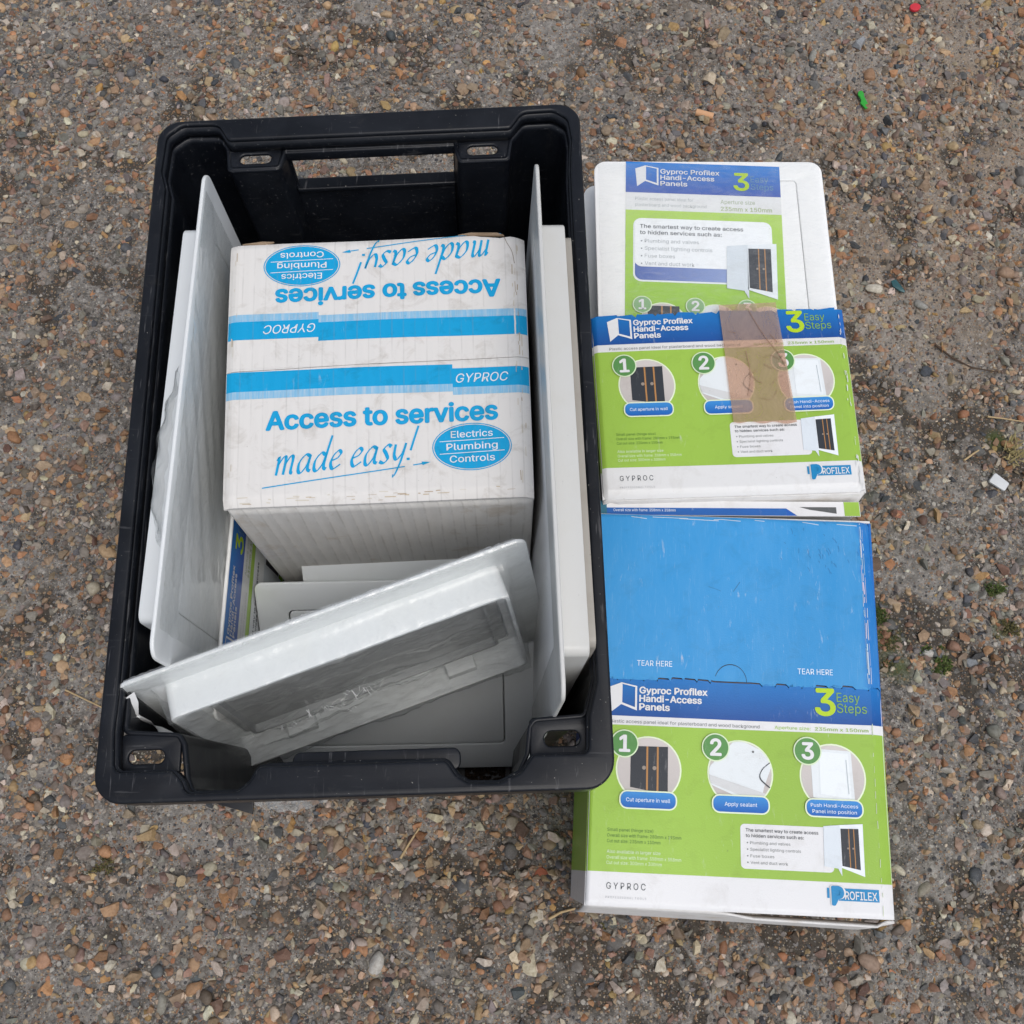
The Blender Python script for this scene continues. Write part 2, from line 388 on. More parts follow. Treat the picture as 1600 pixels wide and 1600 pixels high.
class Print:
    """collects ink shapes in board millimetres (u right, v down, layer up) and builds one mesh through a board map"""
    def __init__(s, fmap, W=0, L=0): s.f = fmap; s.v = []; s.c = []; s.F = []; s.W = W; s.xf = None
    def T(s, u, v): return s.xf(u, v) if s.xf else (u, v)
    def add(s, pts, faces, col, layer):
        b = len(s.v)
        for p in pts:
            u, v = s.T(*p); s.v.append((u, v, layer * .17 + .16)); s.c.append(col(p[0], p[1]) if callable(col) else col)
        s.F += [tuple(b + i for i in f) for f in faces]
    def poly(s, pts, col, layer=0, holes=()):
        loops = [[Vector((p[0], p[1], 0)) for p in l] for l in [pts] + list(holes)]
        tri = tessellate_polygon(loops); flat = [p for l in [pts] + list(holes) for p in l]
        s.add(flat, tri, col, layer)
    def grid(s, u0, v0, u1, v1, col, layer=0, step=6.):
        def cuts(a, b):
            n = max(1, int(abs(b - a) / step)); c = {round(a + (b - a) * i / n, 4) for i in range(n + 1)}
            if b - a > 15: c |= {round(a + d, 4) for d in (.5, 1.1, 2, 3, 4.4)} | {round(b - d, 4) for d in (.5, 1.1, 2, 3, 4.4, 6, 7.6)}
            return sorted(c)
        cu_, cv_ = cuts(u0, u1), cuts(v0, v1); nu = len(cu_) - 1; nv = len(cv_) - 1
        pts = [(a, b) for b in cv_ for a in cu_]
        s.add(pts, [(j * (nu + 1) + i, j * (nu + 1) + i + 1, (j + 1) * (nu + 1) + i + 1, (j + 1) * (nu + 1) + i) for j in range(nv) for i in range(nu)], col, layer)
    def disc(s, u, v, ru, rv, col, layer=0, n=40):
        s.poly([(u + ru * math.cos(a * 2 * math.pi / n), v + rv * math.sin(a * 2 * math.pi / n)) for a in range(n)], col, layer)
    def ring(s, u, v, ru, rv, w, col, layer=0, n=40):
        o = [(u + ru * math.cos(a * 2 * math.pi / n), v + rv * math.sin(a * 2 * math.pi / n)) for a in range(n)]
        i = [(u + (ru - w) * math.cos(a * 2 * math.pi / n), v + (rv - w) * math.sin(a * 2 * math.pi / n)) for a in range(n)]
        s.add(o + i, [(k, (k + 1) % n, n + (k + 1) % n, n + k) for k in range(n)], col, layer)
    def rr(s, u0, v0, u1, v1, r, col, layer=0): s.poly(rrect(u0, v0, u1, v1, r), col, layer)
    def line(s, a, b, w, col, layer=0):
        d = (Vector(b) - Vector(a)); nrm = Vector((-d.y, d.x)).normalized() * w / 2
        k = max(1, int(d.length / 6)); pts = []
        for i in range(k + 1):
            p = Vector(a) + d * i / k; pts += [tuple(p + nrm), tuple(p - nrm)]
        s.add(pts, [(2 * i, 2 * i + 1, 2 * i + 3, 2 * i + 2) for i in range(k)], col, layer)
    def text(s, t, u, v, cap, col, layer=1, bold=0., shear=0., width=None, align='L', slope=0.):
        V, F, w = text_mesh(t, bold, shear)
        sx = (width / w) if width else cap
        off = {'L': 0, 'C': -w * sx / 2, 'R': -w * sx}[align]
        ring_ = [(0, 0)]
        if bold > 0 and FONT:                                        # heavier weight: the outline drawn again a little to each side
            ring_ = [(bold * 1.15 * math.cos(a * math.pi / 4), bold * .95 * math.sin(a * math.pi / 4)) for a in range(8)]
        for k, (bx_, by_) in enumerate(ring_):
            s.add([(u + off + (x + bx_) * sx, v - (y + by_) * cap + (x * sx + off) * slope) for x, y in V], F, col, layer + k * .09)
    def stroke(s, pts, nib, col, layer=1, ang=40, mn=.55):
        P = [Vector(p) for p in pts]; Q = []
        for i in range(len(P) - 1):                                   # Catmull-Rom
            p0 = P[max(0, i - 1)]; p1 = P[i]; p2 = P[i + 1]; p3 = P[min(len(P) - 1, i + 2)]
            for k in range(6):
                t = k / 6
                Q.append(.5 * ((2 * p1) + (p2 - p0) * t + (2 * p0 - 5 * p1 + 4 * p2 - p3) * t * t + (3 * p1 - p0 - 3 * p2 + p3) * t ** 3))
        Q.append(P[-1])
        nb = Vector((math.cos(R(ang)), -math.sin(R(ang)))) * nib / 2; V = []
        for i, q in enumerate(Q):
            d = (Q[min(i + 1, len(Q) - 1)] - Q[max(i - 1, 0)]).normalized(); nrm = Vector((-d.y, d.x))
            k = nrm.dot(nb); o = nrm * (math.copysign(max(abs(k), mn / 2), k if k else 1)); V += [tuple(q + o), tuple(q - o)]
        s.add(V, [(2 * i, 2 * i + 1, 2 * i + 3, 2 * i + 2) for i in range(len(Q) - 1)], col, layer)
    def build(s, name, material, parent, maxlen=9.):
        bm = bmesh.new(); cl = bm.verts.layers.float_color.new('pcol')
        vs = []
        for p, c in zip(s.v, s.c):
            v = bm.verts.new(p); v[cl] = (*c, 1); vs.append(v)
        for f in s.F:
            try: bm.faces.new([vs[i] for i in f])
            except ValueError: pass
        for _ in range(6):
            e = [e for e in bm.edges if e.calc_length() > maxlen]
            if not e: break
            bmesh.ops.subdivide_edges(bm, edges=e, cuts=1); bmesh.ops.triangulate(bm, faces=[f for f in bm.faces if len(f.verts) > 4])
        uvl = bm.verts.layers.float_vector.new('uvmm')
        for v in bm.verts:
            u, w, l = v.co; v[uvl] = (u * .001, w * .001, 0); v.co = s.f(u, w, l)
        bmesh.ops.recalc_face_normals(bm, faces=bm.faces)
        me = bpy.data.meshes.new(name); bm.to_mesh(me); bm.free()
        return obj(name, me, material, parent)

def door_emblem(P, u, v, k=1., layer=2, c=None):
    """the white open-door emblem, top left at u, v"""
    c = c or INK['w']
    P.poly([(u, v + 3.4 * k), (u + 8.3 * k, v), (u + 8.3 * k, v + 15.5 * k), (u + 1.6 * k, v + 21 * k)], c, layer)
    o = [(u + 8.3 * k, v), (u + 19.4 * k, v + 2.2 * k), (u + 19.4 * k, v + 19.6 * k), (u + 8.3 * k, v + 15.5 * k)]
    i = [(u + 9.0 * k, v + 1.0 * k), (u + 18.0 * k, v + 3.0 * k), (u + 18.0 * k, v + 17.3 * k), (u + 9.0 * k, v + 14.2 * k)]
    P.add(o + i, [(a, (a + 1) % 4, 4 + (a + 1) % 4, 4 + a) for a in range(4)], c, layer)

def clip_poly(poly, cu, cv, r):
    out = []
    for p in poly:
        d = Vector((p[0] - cu, p[1] - cv))
        if d.length > r: d *= r / d.length
        out.append((cu + d.x, cv + d.y))
    return out
def dense(poly, st=2.):
    o = []
    for i in range(len(poly)):
        a = Vector(poly[i]); b = Vector(poly[(i + 1) % len(poly)]); n = max(1, int((b - a).length / st))
        o += [tuple(a + (b - a) * k / n) for k in range(n)]
    return o

def double_door(P, u0, v0, u1, v1, drop, layer, lean=0.):
    """dark double doors with pale wood edges and two knobs, as printed on the step pictures"""
    P.poly([(u0 + lean, v0), (u1, v0 - .3), (u1, v1 + drop), (u0 + lean, v1)], INK['dark'], layer)
    w = u1 - u0
    for k in (.42, .70):
        uu = u0 + w * k
        P.poly([(uu, v0), (uu + w * .05, v0), (uu + w * .05, v1 + drop * k), (uu, v1 + drop * k)], INK['wood'], layer + 1)
    vm = (v0 + v1) / 2
    for k in (.36, .64): P.disc(u0 + w * k, vm + .6, w * .055, w * .055, S(150, 140, 130), layer + 2, 10)

def info_box(P, u0, v0, u1, v1, k, layer, full=False, c2=None):
    """speech-bubble box of uses with the small picture of an open panel at its right"""
    w = INK['w']; tx = c2 or INK['greyD']
    P.rr(u0, v0, u1, v1, 3 * k, w, layer)
    P.text('The smartest way to create access', u0 + 3.6 * k, v0 + 5.0 * k, 2.1 * k, tx, layer + 1, .012, width=49 * k)
    P.text('to hidden services such as:', u0 + 3.6 * k, v0 + 8.6 * k, 2.1 * k, tx, layer + 1, .012, width=39 * k)
    for i, (t, wd) in enumerate((('Plumbing and valves', 27), ('Specialist lighting controls', 34), ('Fuse boxes', 16), ('Vent and duct work', 25))):
        vv = v0 + (13.1 + 4.25 * i) * k
        P.disc(u0 + 4.6 * k, vv - .9 * k, .5 * k, .5 * k, INK['grey'], layer + 1, 8)
        P.text(t, u0 + 6.4 * k, vv, 1.9 * k, INK['grey'], layer + 1, 0, width=wd * k)

def panel_picture(P, u0, v0, k, layer):
    """white frame holding the dark doors, its own door swung open to the left"""
    w = S(232, 238, 242)
    P.poly([(u0, v0 + 1.2 * k), (u0 + 11 * k, v0), (u0 + 11 * k, v0 + 33 * k), (u0 + 8.5 * k, v0 + 28.2 * k), (u0 - .6 * k, v0 + 27 * k)], S(214, 222, 228), layer)
    P.poly([(u0 + 11 * k, v0), (u0 + 26.5 * k, v0 - 1.2 * k), (u0 + 26 * k, v0 + 32.8 * k), (u0 + 10.6 * k, v0 + 27.5 * k)], w, layer)
    double_door(P, u0 + 11.4 * k, v0 + 2.4 * k, u0 + 23.4 * k, v0 + 26.4 * k, 2.2 * k, layer + 1)

def step_art(P, n, cu, cv, r, layer):
    """ring, picture, badge and caption of one of the three steps"""
    pic = lambda u, v: tuple(a * (1 - .10 * (v - cv) / r) for a in INK['pic'])
    P.disc(cu, cv, r + 1.1, r + 1.1, S(226, 238, 206), layer)
    P.disc(cu, cv, r, r, pic, layer + 1)
    if n == 1:
        double_door(P, cu - 12.6, cv - 15.5, cu + 13.2, cv + 12.5, 4.0, layer + 2)
    elif n == 2:
        P.poly(clip_poly(dense([(cu - 22, cv - 3), (cu - 2, cv - 24), (cu + 24, cv - 12), (cu + 16, cv + 9), (cu + 13, cv + 22), (cu - 24, cv + 7)]), cu, cv, r), INK['picL'], layer + 2)
        P.poly(clip_poly(dense([(cu - 22, cv + 1.5), (cu + 17, cv + 13), (cu + 14, cv + 20), (cu - 24, cv + 6)]), cu, cv, r), S(206, 208, 208), layer + 3)
        P.stroke([(cu + 20.5, cv - 8), (cu + 15, cv - 3), (cu + 13.6, cv + 3), (cu + 20, cv + 9)], .9, S(60, 64, 70), layer + 4)
        P.disc(cu + 9, cv - 15, .8, .8, S(110, 112, 112), layer + 4, 10)
    else:
        P.poly(clip_poly(dense([(cu - 15, cv - 19), (cu + 13, cv - 18), (cu + 14.5, cv + 17), (cu - 14, cv + 14)]), cu, cv, r), INK['picL'], layer + 2)
        P.poly(clip_poly(dense([(cu - 9, cv - 17), (cu + 11, cv - 16.3), (cu + 12, cv + 14), (cu - 9, cv + 11.5)]), cu, cv, r), S(230, 236, 238), layer + 3)
        P.line((cu + 9.4, cv - 12), (cu + 10.4, cv + 11), .5, S(176, 186, 190), layer + 4)

def step_badge(P, n, u, v, r, layer, c=None):
    P.disc(u, v, r + .9, r + .9, S(214, 232, 196), layer)
    P.disc(u, v, r, r, c or INK['badge'], layer + 1)
    P.text(str(n), u, v + r * .62, r * 1.25, INK['w'], layer + 2, .045, align='C')

def pill(P, u0, v0, u1, v1, lines, layer):
    h = v1 - v0
    P.rr(u0 - 1, v0 - 1, u1 + 1, v1 + 1, h * .42 + 1, S(226, 238, 206), layer)
    P.rr(u0, v0, u1, v1, h * .42, lambda u, v: tuple(a + (b - a) * (v - v0) / h for a, b in zip(INK['blueL'], INK['blue'])), layer + 1)
    for i, (t, wd) in enumerate(lines):
        cap = 2.5 if len(lines) == 1 else 2.3
        vv = (v0 + v1) / 2 + cap / 2 if len(lines) == 1 else v0 + h * (.44 if i == 0 else .82)
        P.text(t, (u0 + u1) / 2, vv, cap, S(232, 240, 246), layer + 2, 0, width=wd, align='C')

def front_print(fmap, parent, W, H0, v0, mat, H=152.):
    """the whole printed front below the tear line: v0 is the tear line, H the height"""
    def P(): 
        p = Print(fmap); p.xf = lambda u, v: (u * W / 204., v0 + v * H0); return p
    p = P(); band = lambda u, v: tuple(a + (b - a) * min(1, max(0, (v - 2) / 25)) for a, b in zip(S(26, 112, 184), S(26, 76, 148)))
    p.grid(.3, 3.2, 203.7, 26.6, band, 0); p.build('blue_band', mat, parent)
    p = P(); p.grid(.3, 33, 203.7, 131.5, lambda u, v: tuple(a * (1 + .05 * math.sin(u * .03)) for a in INK['green']), 0); p.build('green_field', mat, parent)
    p = P(); door_emblem(p, 12.0, 3.0); p.build('door_emblem', mat, parent)
    p = P()
    for i, (t, wd) in enumerate((('Gyproc Profilex', 47.5), ('Handi-Access', 43.5), ('Panels', 21))):
        p.text(t, 33.2, 10.2 + i * 5.9, 4.5, INK['w'], 2, .05, width=wd)
    p.build('product_name', mat, parent)
    p = P(); p.text('3', 157, 20.6, 18.2, INK['lime'], 2, .035, width=13.2); p.build('steps_numeral', mat, parent)
    p = P(); p.text('Easy', 171.8, 11, 6.4, S(128, 170, 70), 2, -.004, width=16.2); p.text('Steps', 171.8, 18.6, 6.4, S(128, 170, 70), 2, -.004, width=20.8)
    p.build('steps_words', mat, parent)
    p = P(); p.text('Plastic access panel ideal for plasterboard and wood background', 12.5, 31.6, 2.3, INK['grey'], 1, 0, width=105)
    p.text('Aperture size:', 128, 31.6, 2.3, INK['greenL'], 1, 0, width=25); p.text('235mm x 150mm', 156, 31.6, 2.3, INK['green'], 1, .012, width=37)
    p.build('description_line', mat, parent)
    for n, cu, cap in ((1, 40.2, [('Cut aperture in wall', 30)]), (2, 103.5, [('Apply sealant', 22)]), (3, 167.0, [('Push Handi-Access', 32), ('Panel into position', 30)])):
        p = P(); step_art(p, n, cu, 63, 21.6, 1); p.build('step_picture', mat, parent)
        p = P(); step_badge(p, n, cu - 17, 46, 8.8, 7); p.build('step_badge', mat, parent)
        p = P(); pill(p, cu - 19, 78.6, cu + 18.6, 89.2, cap, 7); p.build('step_caption', mat, parent)
    p = P()
    for vv, t, wd, b, c in ((105.2, 'Small panel (hinge size)', 31, 0, INK['notes']), (108.9, 'Overall size with frame: 280mm x 193mm', 50, 0, INK['notes']), (112.6, 'Cut out size: 235mm x 150mm', 36, 0, INK['notes']),
                            (119.4, 'Also available in larger size', 36, .008, INK['pale']), (123.1, 'Overall size with frame: 358mm x 358mm', 50, 0, INK['pale']), (126.6, 'Cut out size: 300mm x 300mm', 37, 0, INK['pale'])):
        p.text(t, 12.8, vv, 2.1, c, 1, b, width=wd)
    p.build('size_notes', mat, parent)
    p = P(); info_box(p, 102.8, 96.5, 165, 125.6, 1.0, 1); panel_picture(p, 159, 94.6, 1.0, 3); p.build('uses_box', mat, parent)
    p = P(); p.text('G Y P R O C', 13.2, 142.4, 4.1, INK['greyD'], 1, 0, width=26); p.text('P R O F E S S I O N A L  T O O L S', 12.8, 148.3, 1.3, S(168, 172, 174), 1, 0, width=27)
    p.build('maker_name', mat, parent)
    p = P(); p.grid(163, 135.2, 193.5, 143, INK['brand'], 1); p.line((160.2, 135.2), (160.2, 141.6), 1.5, INK['brand'], 1)
    p.text('P', 162.2, 146.0, 12.0, INK['w'], 2, .05, width=8.8); p.text('P', 162.8, 145.6, 11.2, INK['brand'], 3.8, .06, width=7.0); p.text('ROFILEX', 171, 142, 5.0, INK['w'], 2, .02, width=21)
    p.build('brand_mark', mat, parent)

# ------------------------------------------------------------------ ground
GX0, GX1, GY0, GY1 = -.64, .64, -.20, 1.00
def ground_h(x, y):
    """height of the concrete, metres; also the masks dirt with painted shade, tan sand, moss"""
    big = fbm(x, y, 5.5, 4); mid = fbm(x + 3.1, y + 1.7, 30, 4); fin = fbm(x + 9, y + 2, 170, 3)
    tan = .7 * np.clip((x - .16 + .55 * (big - .5)) * 3.2, 0, 1) * np.clip((y - .42 + .7 * (big - .5)) * 3.5, 0, 1)
    # the long dirt-filled seams right of the cartons and the hairline crack in front of them
    seam1 = np.abs(y - (.47 - .55 * np.maximum(x - .29, 0) + .02 * np.sin(x * 60) + .05 * (mid - .5))) / .016 + np.clip((.28 - x) * 40, 0, 9)
    seam2 = np.abs(x - (.138 + .012 * np.sin(y * 45) + .02 * (mid - .5))) / .0035 + np.clip((y + .05) * 60, 0, 9)
    seam3 = np.abs(y - (.20 + .06 * np.sin(x * 9) + .07 * (mid - .5))) / .03 + np.clip((.30 - x) * 40, 0, 9)
    s = np.exp(-seam1 ** 2) * .9 + np.exp(-seam2 ** 2) * .7 + np.exp(-seam3 ** 2) * .75
    pits = np.clip((.47 - mid) * 6.5, 0, 1) * np.clip((big - .30) * 2.4, 0, 1)
    corner_shade = np.exp(-(((x - .0) / .15) ** 2 + ((y + .02) / .07) ** 2))           # shade painted as dark soil in the corner between crate and carton
    dirt = np.clip(.10 + .95 * pits + s + 1.1 * np.clip(.47 - big, 0, 1) + .38 * corner_shade + .16 * np.clip((.02 - y) * 8, 0, 1) - .12 * tan, 0, 1)  # near strip darkened as well: soil and painted shade together
    h = (mid - .5) * .0050 + (fin - .5) * .0046 - s * .0035 - pits * .0016 - .002
    moss = np.zeros_like(h)
    for mx, my, r in ((.336, .19, .022), (.345, .165, .02), (.378, .17, .015), (.465, .385, .010), (.442, .24, .011), (.44, .20, .012), (.33, .215, .014)):
        moss = np.maximum(moss, np.clip(1.25 - np.hypot(x - mx, y - my) / r - .9 * (mid - .3), 0, 1))
    return h, dirt, tan, moss

def make_ground():
    st = .0019
    nx = int((GX1 - GX0) / st); ny = int((GY1 - GY0) / st)
    xs = np.linspace(GX0, GX1, nx + 1); ys = np.linspace(GY0, GY1, ny + 1)
    X, Y = np.meshgrid(xs, ys); h, d, t, mo = ground_h(X, Y)
    ed = np.minimum.reduce([X - GX0, GX1 - X, Y - GY0, GY1 - Y]); h = h * np.clip(ed / .05, 0, 1)
    V = np.stack([X, Y, h], -1).reshape(-1, 3); A = np.stack([d, t, mo], -1).reshape(-1, 3)
    idx = np.arange((nx + 1) * (ny + 1)).reshape(ny + 1, nx + 1)
    F = np.stack([idx[:-1, :-1], idx[:-1, 1:], idx[1:, 1:], idx[1:, :-1]], -1).reshape(-1, 4)
    b = len(V); B = 12.
    out = np.array([(-B, -B, 0), (B, -B, 0), (B, B, 0), (-B, B, 0)]); c = [idx[0, 0], idx[0, -1], idx[-1, -1], idx[-1, 0]]
    F2 = np.array([(b, b + 1, c[1], c[0]), (b + 1, b + 2, c[2], c[1]), (b + 2, b + 3, c[3], c[2]), (b + 3, b, c[0], c[3])])
    V = np.vstack([V, out]); A = np.vstack([A, np.tile([.3, .2, 0], (4, 1))]); F = np.vstack([F, F2])
    me = np_mesh('ground', V, F)
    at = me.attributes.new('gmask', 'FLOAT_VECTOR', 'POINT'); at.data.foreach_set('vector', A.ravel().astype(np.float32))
    return tag(obj('ground', me, M_GROUND, smooth=True), kind='structure')

def np_mesh(name, V, F):
    me = bpy.data.meshes.new(name); k = F.shape[1]
    me.vertices.add(len(V)); me.vertices.foreach_set('co', V.ravel().astype(np.float32))
    me.loops.add(F.size); me.loops.foreach_set('vertex_index', F.ravel().astype(np.int32))
    me.polygons.add(len(F)); me.polygons.foreach_set('loop_start', np.arange(0, F.size, k, dtype=np.int32))
    me.update(calc_edges=True); return me

GROUND = make_ground()

PAL = np.array([(.33, .16, .075), (.40, .21, .10), (.42, .29, .165), (.36, .25, .16), (.30, .19, .145), (.24, .217, .19), (.31, .282, .248), (.055, .063, .075), (.105, .11, .12),
                (.56, .50, .40), (.48, .41, .31), (.12, .085, .06), (.46, .29, .10), (.19, .10, .065), (.20, .185, .165), (.16, .15, .14)])
PW = np.array([11, 9, 15, 13, 9, 10, 10, 6, 6, 7, 11, 5, 3, 6, 6, 5]); PW = PW / PW.sum()
def palette(n, cover=.34):
    c = PAL[RNG.choice(len(PAL), n, p=PW)]; c = np.clip(c * RNG.uniform(.58, 1.28, (n, 1)) * RNG.uniform(.93, 1.07, (n, 3)), .02, .8)
    k = (RNG.random((n, 1)) ** 1.3) * cover; return c * (1 - k) + np.array([.24, .225, .205]) * k * RNG.uniform(.7, 1.3, (n, 1))

def ico(sub):
    bm = bmesh.new(); bmesh.ops.create_icosphere(bm, subdivisions=sub, radius=1)
    bm.verts.ensure_lookup_table(); V = np.array([v.co[:] for v in bm.verts]); F = np.array([[v.index for v in f.verts] for f in bm.faces]); bm.free(); return V, F
ICO1, ICO2 = ico(1), ico(2)
def stone_shape(V, rng, planes=7, rough=.10):
    """an irregular pebble or flint chip: a ball cut by random planes, stretched"""
    P = V.copy()
    for _ in range(planes):
        n = rng.normal(size=3); n /= np.linalg.norm(n); d = rng.uniform(.52, .9)
        k = P @ n; P = P - np.outer(np.maximum(k - d, 0) * .92, n)
    P = P * (1 + rng.normal(size=(len(P), 1)) * rough * .4)
    return P * np.array([1, rng.uniform(.58, .95), rng.uniform(.45, .75)])

# footprint of things standing on the ground (stones wholly below them are left out)
def under(x, y):
    a = (x > -.225) & (x < .03) & (y > .075) & (y < .47)
    b = (x > .085) & (x < .235) & (y > -.01) & (y < .52)
    return a | b

def hull_stone(rng, n=15):
    """an angular flint chip: the hull of a few random points, stretched; (verts, triangles)"""
    P = rng.normal(size=(n, 3)); P /= np.linalg.norm(P, axis=1)[:, None]; P *= rng.uniform(.72, 1.0, (n, 1)); P *= np.array([1, rng.uniform(.5, .95), rng.uniform(.4, .8)])
    bm = bmesh.new()
    for p in P: bm.verts.new(p)
    h = bmesh.ops.convex_hull(bm, input=bm.verts); bmesh.ops.delete(bm, geom=[v for v in bm.verts if not v.link_faces], context='VERTS')
    bmesh.ops.triangulate(bm, faces=bm.faces[:]); bmesh.ops.recalc_face_normals(bm, faces=bm.faces[:]); bm.verts.index_update()
    V = np.array([v.co[:] for v in bm.verts]); F = np.array([[v.index for v in f.verts] for f in bm.faces]); bm.free(); return V, F

def stones_stuff():
    chips0 = [hull_stone(RNG, 9) for _ in range(16)]
    chips = [hull_stone(RNG, 15) for _ in range(22)]; rounds = [(stone_shape(ICO2[0], RNG, 9, .05), ICO2[1]) for _ in range(14)]
    VV, FF, CC, SM = [], [], [], []; base = 0
    def scatter(n, lo, hi, shp, sink, power=1.5, clump=True, smooth=False):
        nonlocal base
        x = RNG.uniform(-.66, .66, n); y = RNG.uniform(-.20, 1.0, n); keep = ~under(x, y)
        keep &= np.abs(x) < .47 + .20 * np.clip(y + .12, 0, 1.2)          # the wedge the picture can show, a step to the side included
        if clump: keep &= .6 * fbm(x, y, 24, 2) + .4 * fbm(x + 7, y + 3, 7, 2) > RNG.uniform(.24, .62, n)
        x = x[keep]; y = y[keep]; m = len(x)
        s = (lo + (hi - lo) * RNG.random(m) ** power) / 2; h, d, t, mo = ground_h(x, y)
        c = palette(m); c = c * (1 - .3 * np.clip(d - .4, 0, 1)[:, None])
        z = h + s * RNG.uniform(sink[0], sink[1], m); rz = RNG.uniform(0, 6.283, m); tx = RNG.normal(0, .22, m); ty = RNG.normal(0, .22, m)
        kk = RNG.integers(0, len(shp), m)
        for k, (SV, SF) in enumerate(shp):
            q = np.where(kk == k)[0]
            if not len(q): continue
            P = SV[None] * s[q][:, None, None]; ca, sa = np.cos(rz[q])[:, None], np.sin(rz[q])[:, None]
            px = P[:, :, 0] * ca - P[:, :, 1] * sa; py = P[:, :, 0] * sa + P[:, :, 1] * ca; pz = P[:, :, 2] + px * tx[q][:, None] + py * ty[q][:, None]
            W = np.stack([px + x[q][:, None], py + y[q][:, None], pz + z[q][:, None]], -1).reshape(-1, 3); nv = len(SV)
            VV.append(W); FF.append((SF[None] + (base + np.arange(len(q)) * nv)[:, None, None]).reshape(-1, 3)); CC.append(np.repeat(c[q], nv, 0)); base += len(q) * nv
            SM.append(np.full(len(q) * len(SF), smooth))
    scatter(80000, .0015, .0042, chips0, (-.35, .4), 1.3)
    scatter(44000, .0042, .0105, chips, (-.34, .32), 1.4)
    scatter(8000, .0036, .009, rounds, (-.45, .18), 1.6, True, True)
    scatter(17000, .0085, .0180, chips, (-.40, .22), 1.9); scatter(4200, .0085, .0165, rounds, (-.40, .18), 1.8, True, True)
    V = np.vstack(VV); F = np.vstack(FF); C = np.vstack(CC)
    me = np_mesh('gravel', V, F); a = me.attributes.new('pcol', 'FLOAT_COLOR', 'POINT')
    a.data.foreach_set('color', np.hstack([C, np.ones((len(C), 1))]).ravel().astype(np.float32))
    me.polygons.foreach_set('use_smooth', np.concatenate(SM))
    o = obj('gravel', me, M_GRAVEL, GROUND); tag(o, kind='stuff'); print('GRAVEL tris', len(F))
    return o
stones_stuff()

def pebbles():
    ms = []
    for i in range(22):
        P, Fh = (stone_shape(ICO2[0], RNG, 9, .05), ICO2[1]) if i % 3 == 0 else hull_stone(RNG, 17)
        me = np_mesh('pebble', P, Fh); me.materials.append(M_STONE)
        if i % 3 == 0: me.polygons.foreach_set('use_smooth', [True] * len(me.polygons))
        else: smooth_by_angle(me, 32)
        ms.append(me)
    # notable stones first: x, y, length, colour, rotation
    spots = [(.365, .548, .020, (.60, .56, .47), -20), (.384, .857, .021, (.30, .32, .34), 60), (.349, .845, .017, (.47, .44, .38), 10), (.332, .842, .017, (.30, .30, .27), 70),
             (.235, .875, .026, (.28, .22, .14), -25), (.215, .810, .022, (.50, .42, .31), -15), (.26, .695, .024, (.33, .17, .08), -60), (.30, .615, .020, (.38, .2, .09), 50),
             (.352, .60, .018, (.06, .065, .07), -30), (.475, .62, .019, (.34, .19, .12), 20), (.468, .745, .016, (.50, .43, .33), 0), (.435, .585, .013, (.30, .29, .26), -40),
             (.41, .53, .016, (.31, .31, .29), -35), (.455, .525, .017, (.50, .37, .2), 5), (.405, .455, .018, (.05, .06, .075), -10), (.437, .412, .015, (.32, .15, .08), 40),
             (.36, .31, .017, (.30, .12, .07), -15), (.347, .26, .014, (.40, .19, .09), 30), (.395, .185, .016, (.28, .16, .11), -20), (.41, .17, .015, (.2, .22, .24), 10), (.425, .18, .013, (.36, .21, .11), 60),
             (.37, .178, .011, (.50, .49, .45), 0), (.29, -.075, .022, (.27, .19, .14), -30), (-.545, .60, .030, (.46, .45, .40), 35), (-.49, .70, .020, (.42, .20, .08), 10), (-.45, .80, .017, (.44, .25, .08), 40),
             (-.36, .79, .018, (.40, .22, .09), 45), (-.40, .835, .016, (.05, .06, .08), -20), (-.38, .81, .015, (.05, .055, .07), 0), (-.455, .625, .018, (.38, .25, .14), 20), (-.415, .62, .016, (.52, .48, .38), 70),
             (-.14, .90, .017, (.42, .3, .18), 0), (-.2, .845, .015, (.25, .13, .09), 40), (-.33, -.035, .02, (.36, .22, .12), 30), (-.11, -.075, .021, (.46, .45, .42), 75), (.025, -.005, .017, (.33, .1, .05), 20),
             (.02, -.04, .016, (.5, .46, .38), 20), (-.34, .01, .016, (.42, .23, .12), -20)]
    taken = [(s[0], s[1], s[2]) for s in spots]; tries = 0
    while len(spots) < 300 and tries < 20000:
        tries += 1
        x = random.uniform(-.60, .60); y = random.uniform(-.15, .98)
        if abs(x) > .42 + .2 * max(0, y + .12) or (-.27 < x < .26 and .03 < y < .56 and (x < .06 or y < .58)) : continue
        s = .0135 + .0095 * random.random() ** 1.8
        if any(math.hypot(x - a, y - b) < (s + c) * .62 for a, b, c in taken): continue
        taken.append((x, y, s)); spots.append((x, y, s, tuple(palette(1, .25)[0]), random.uniform(0, 360)))
    X = np.array([s[0] for s in spots]); Y = np.array([s[1] for s in spots]); h = ground_h(X, Y)[0]
    for i, (x, y, s, c, rz) in enumerate(spots):
        o = bpy.data.objects.new('pebble', ms[i % len(ms)]); COL.objects.link(o); o.parent = GROUND
        r = s / 2; loose = .1 if i < 38 else random.uniform(-.5, .05)
        o.location = (x, y, h[i] + r * loose); o.scale = (r, r, r * random.uniform(.75, 1.0)); o.rotation_euler = (random.gauss(0, .15), random.gauss(0, .15), R(rz))
        o.color = (*c, 1)
pebbles()

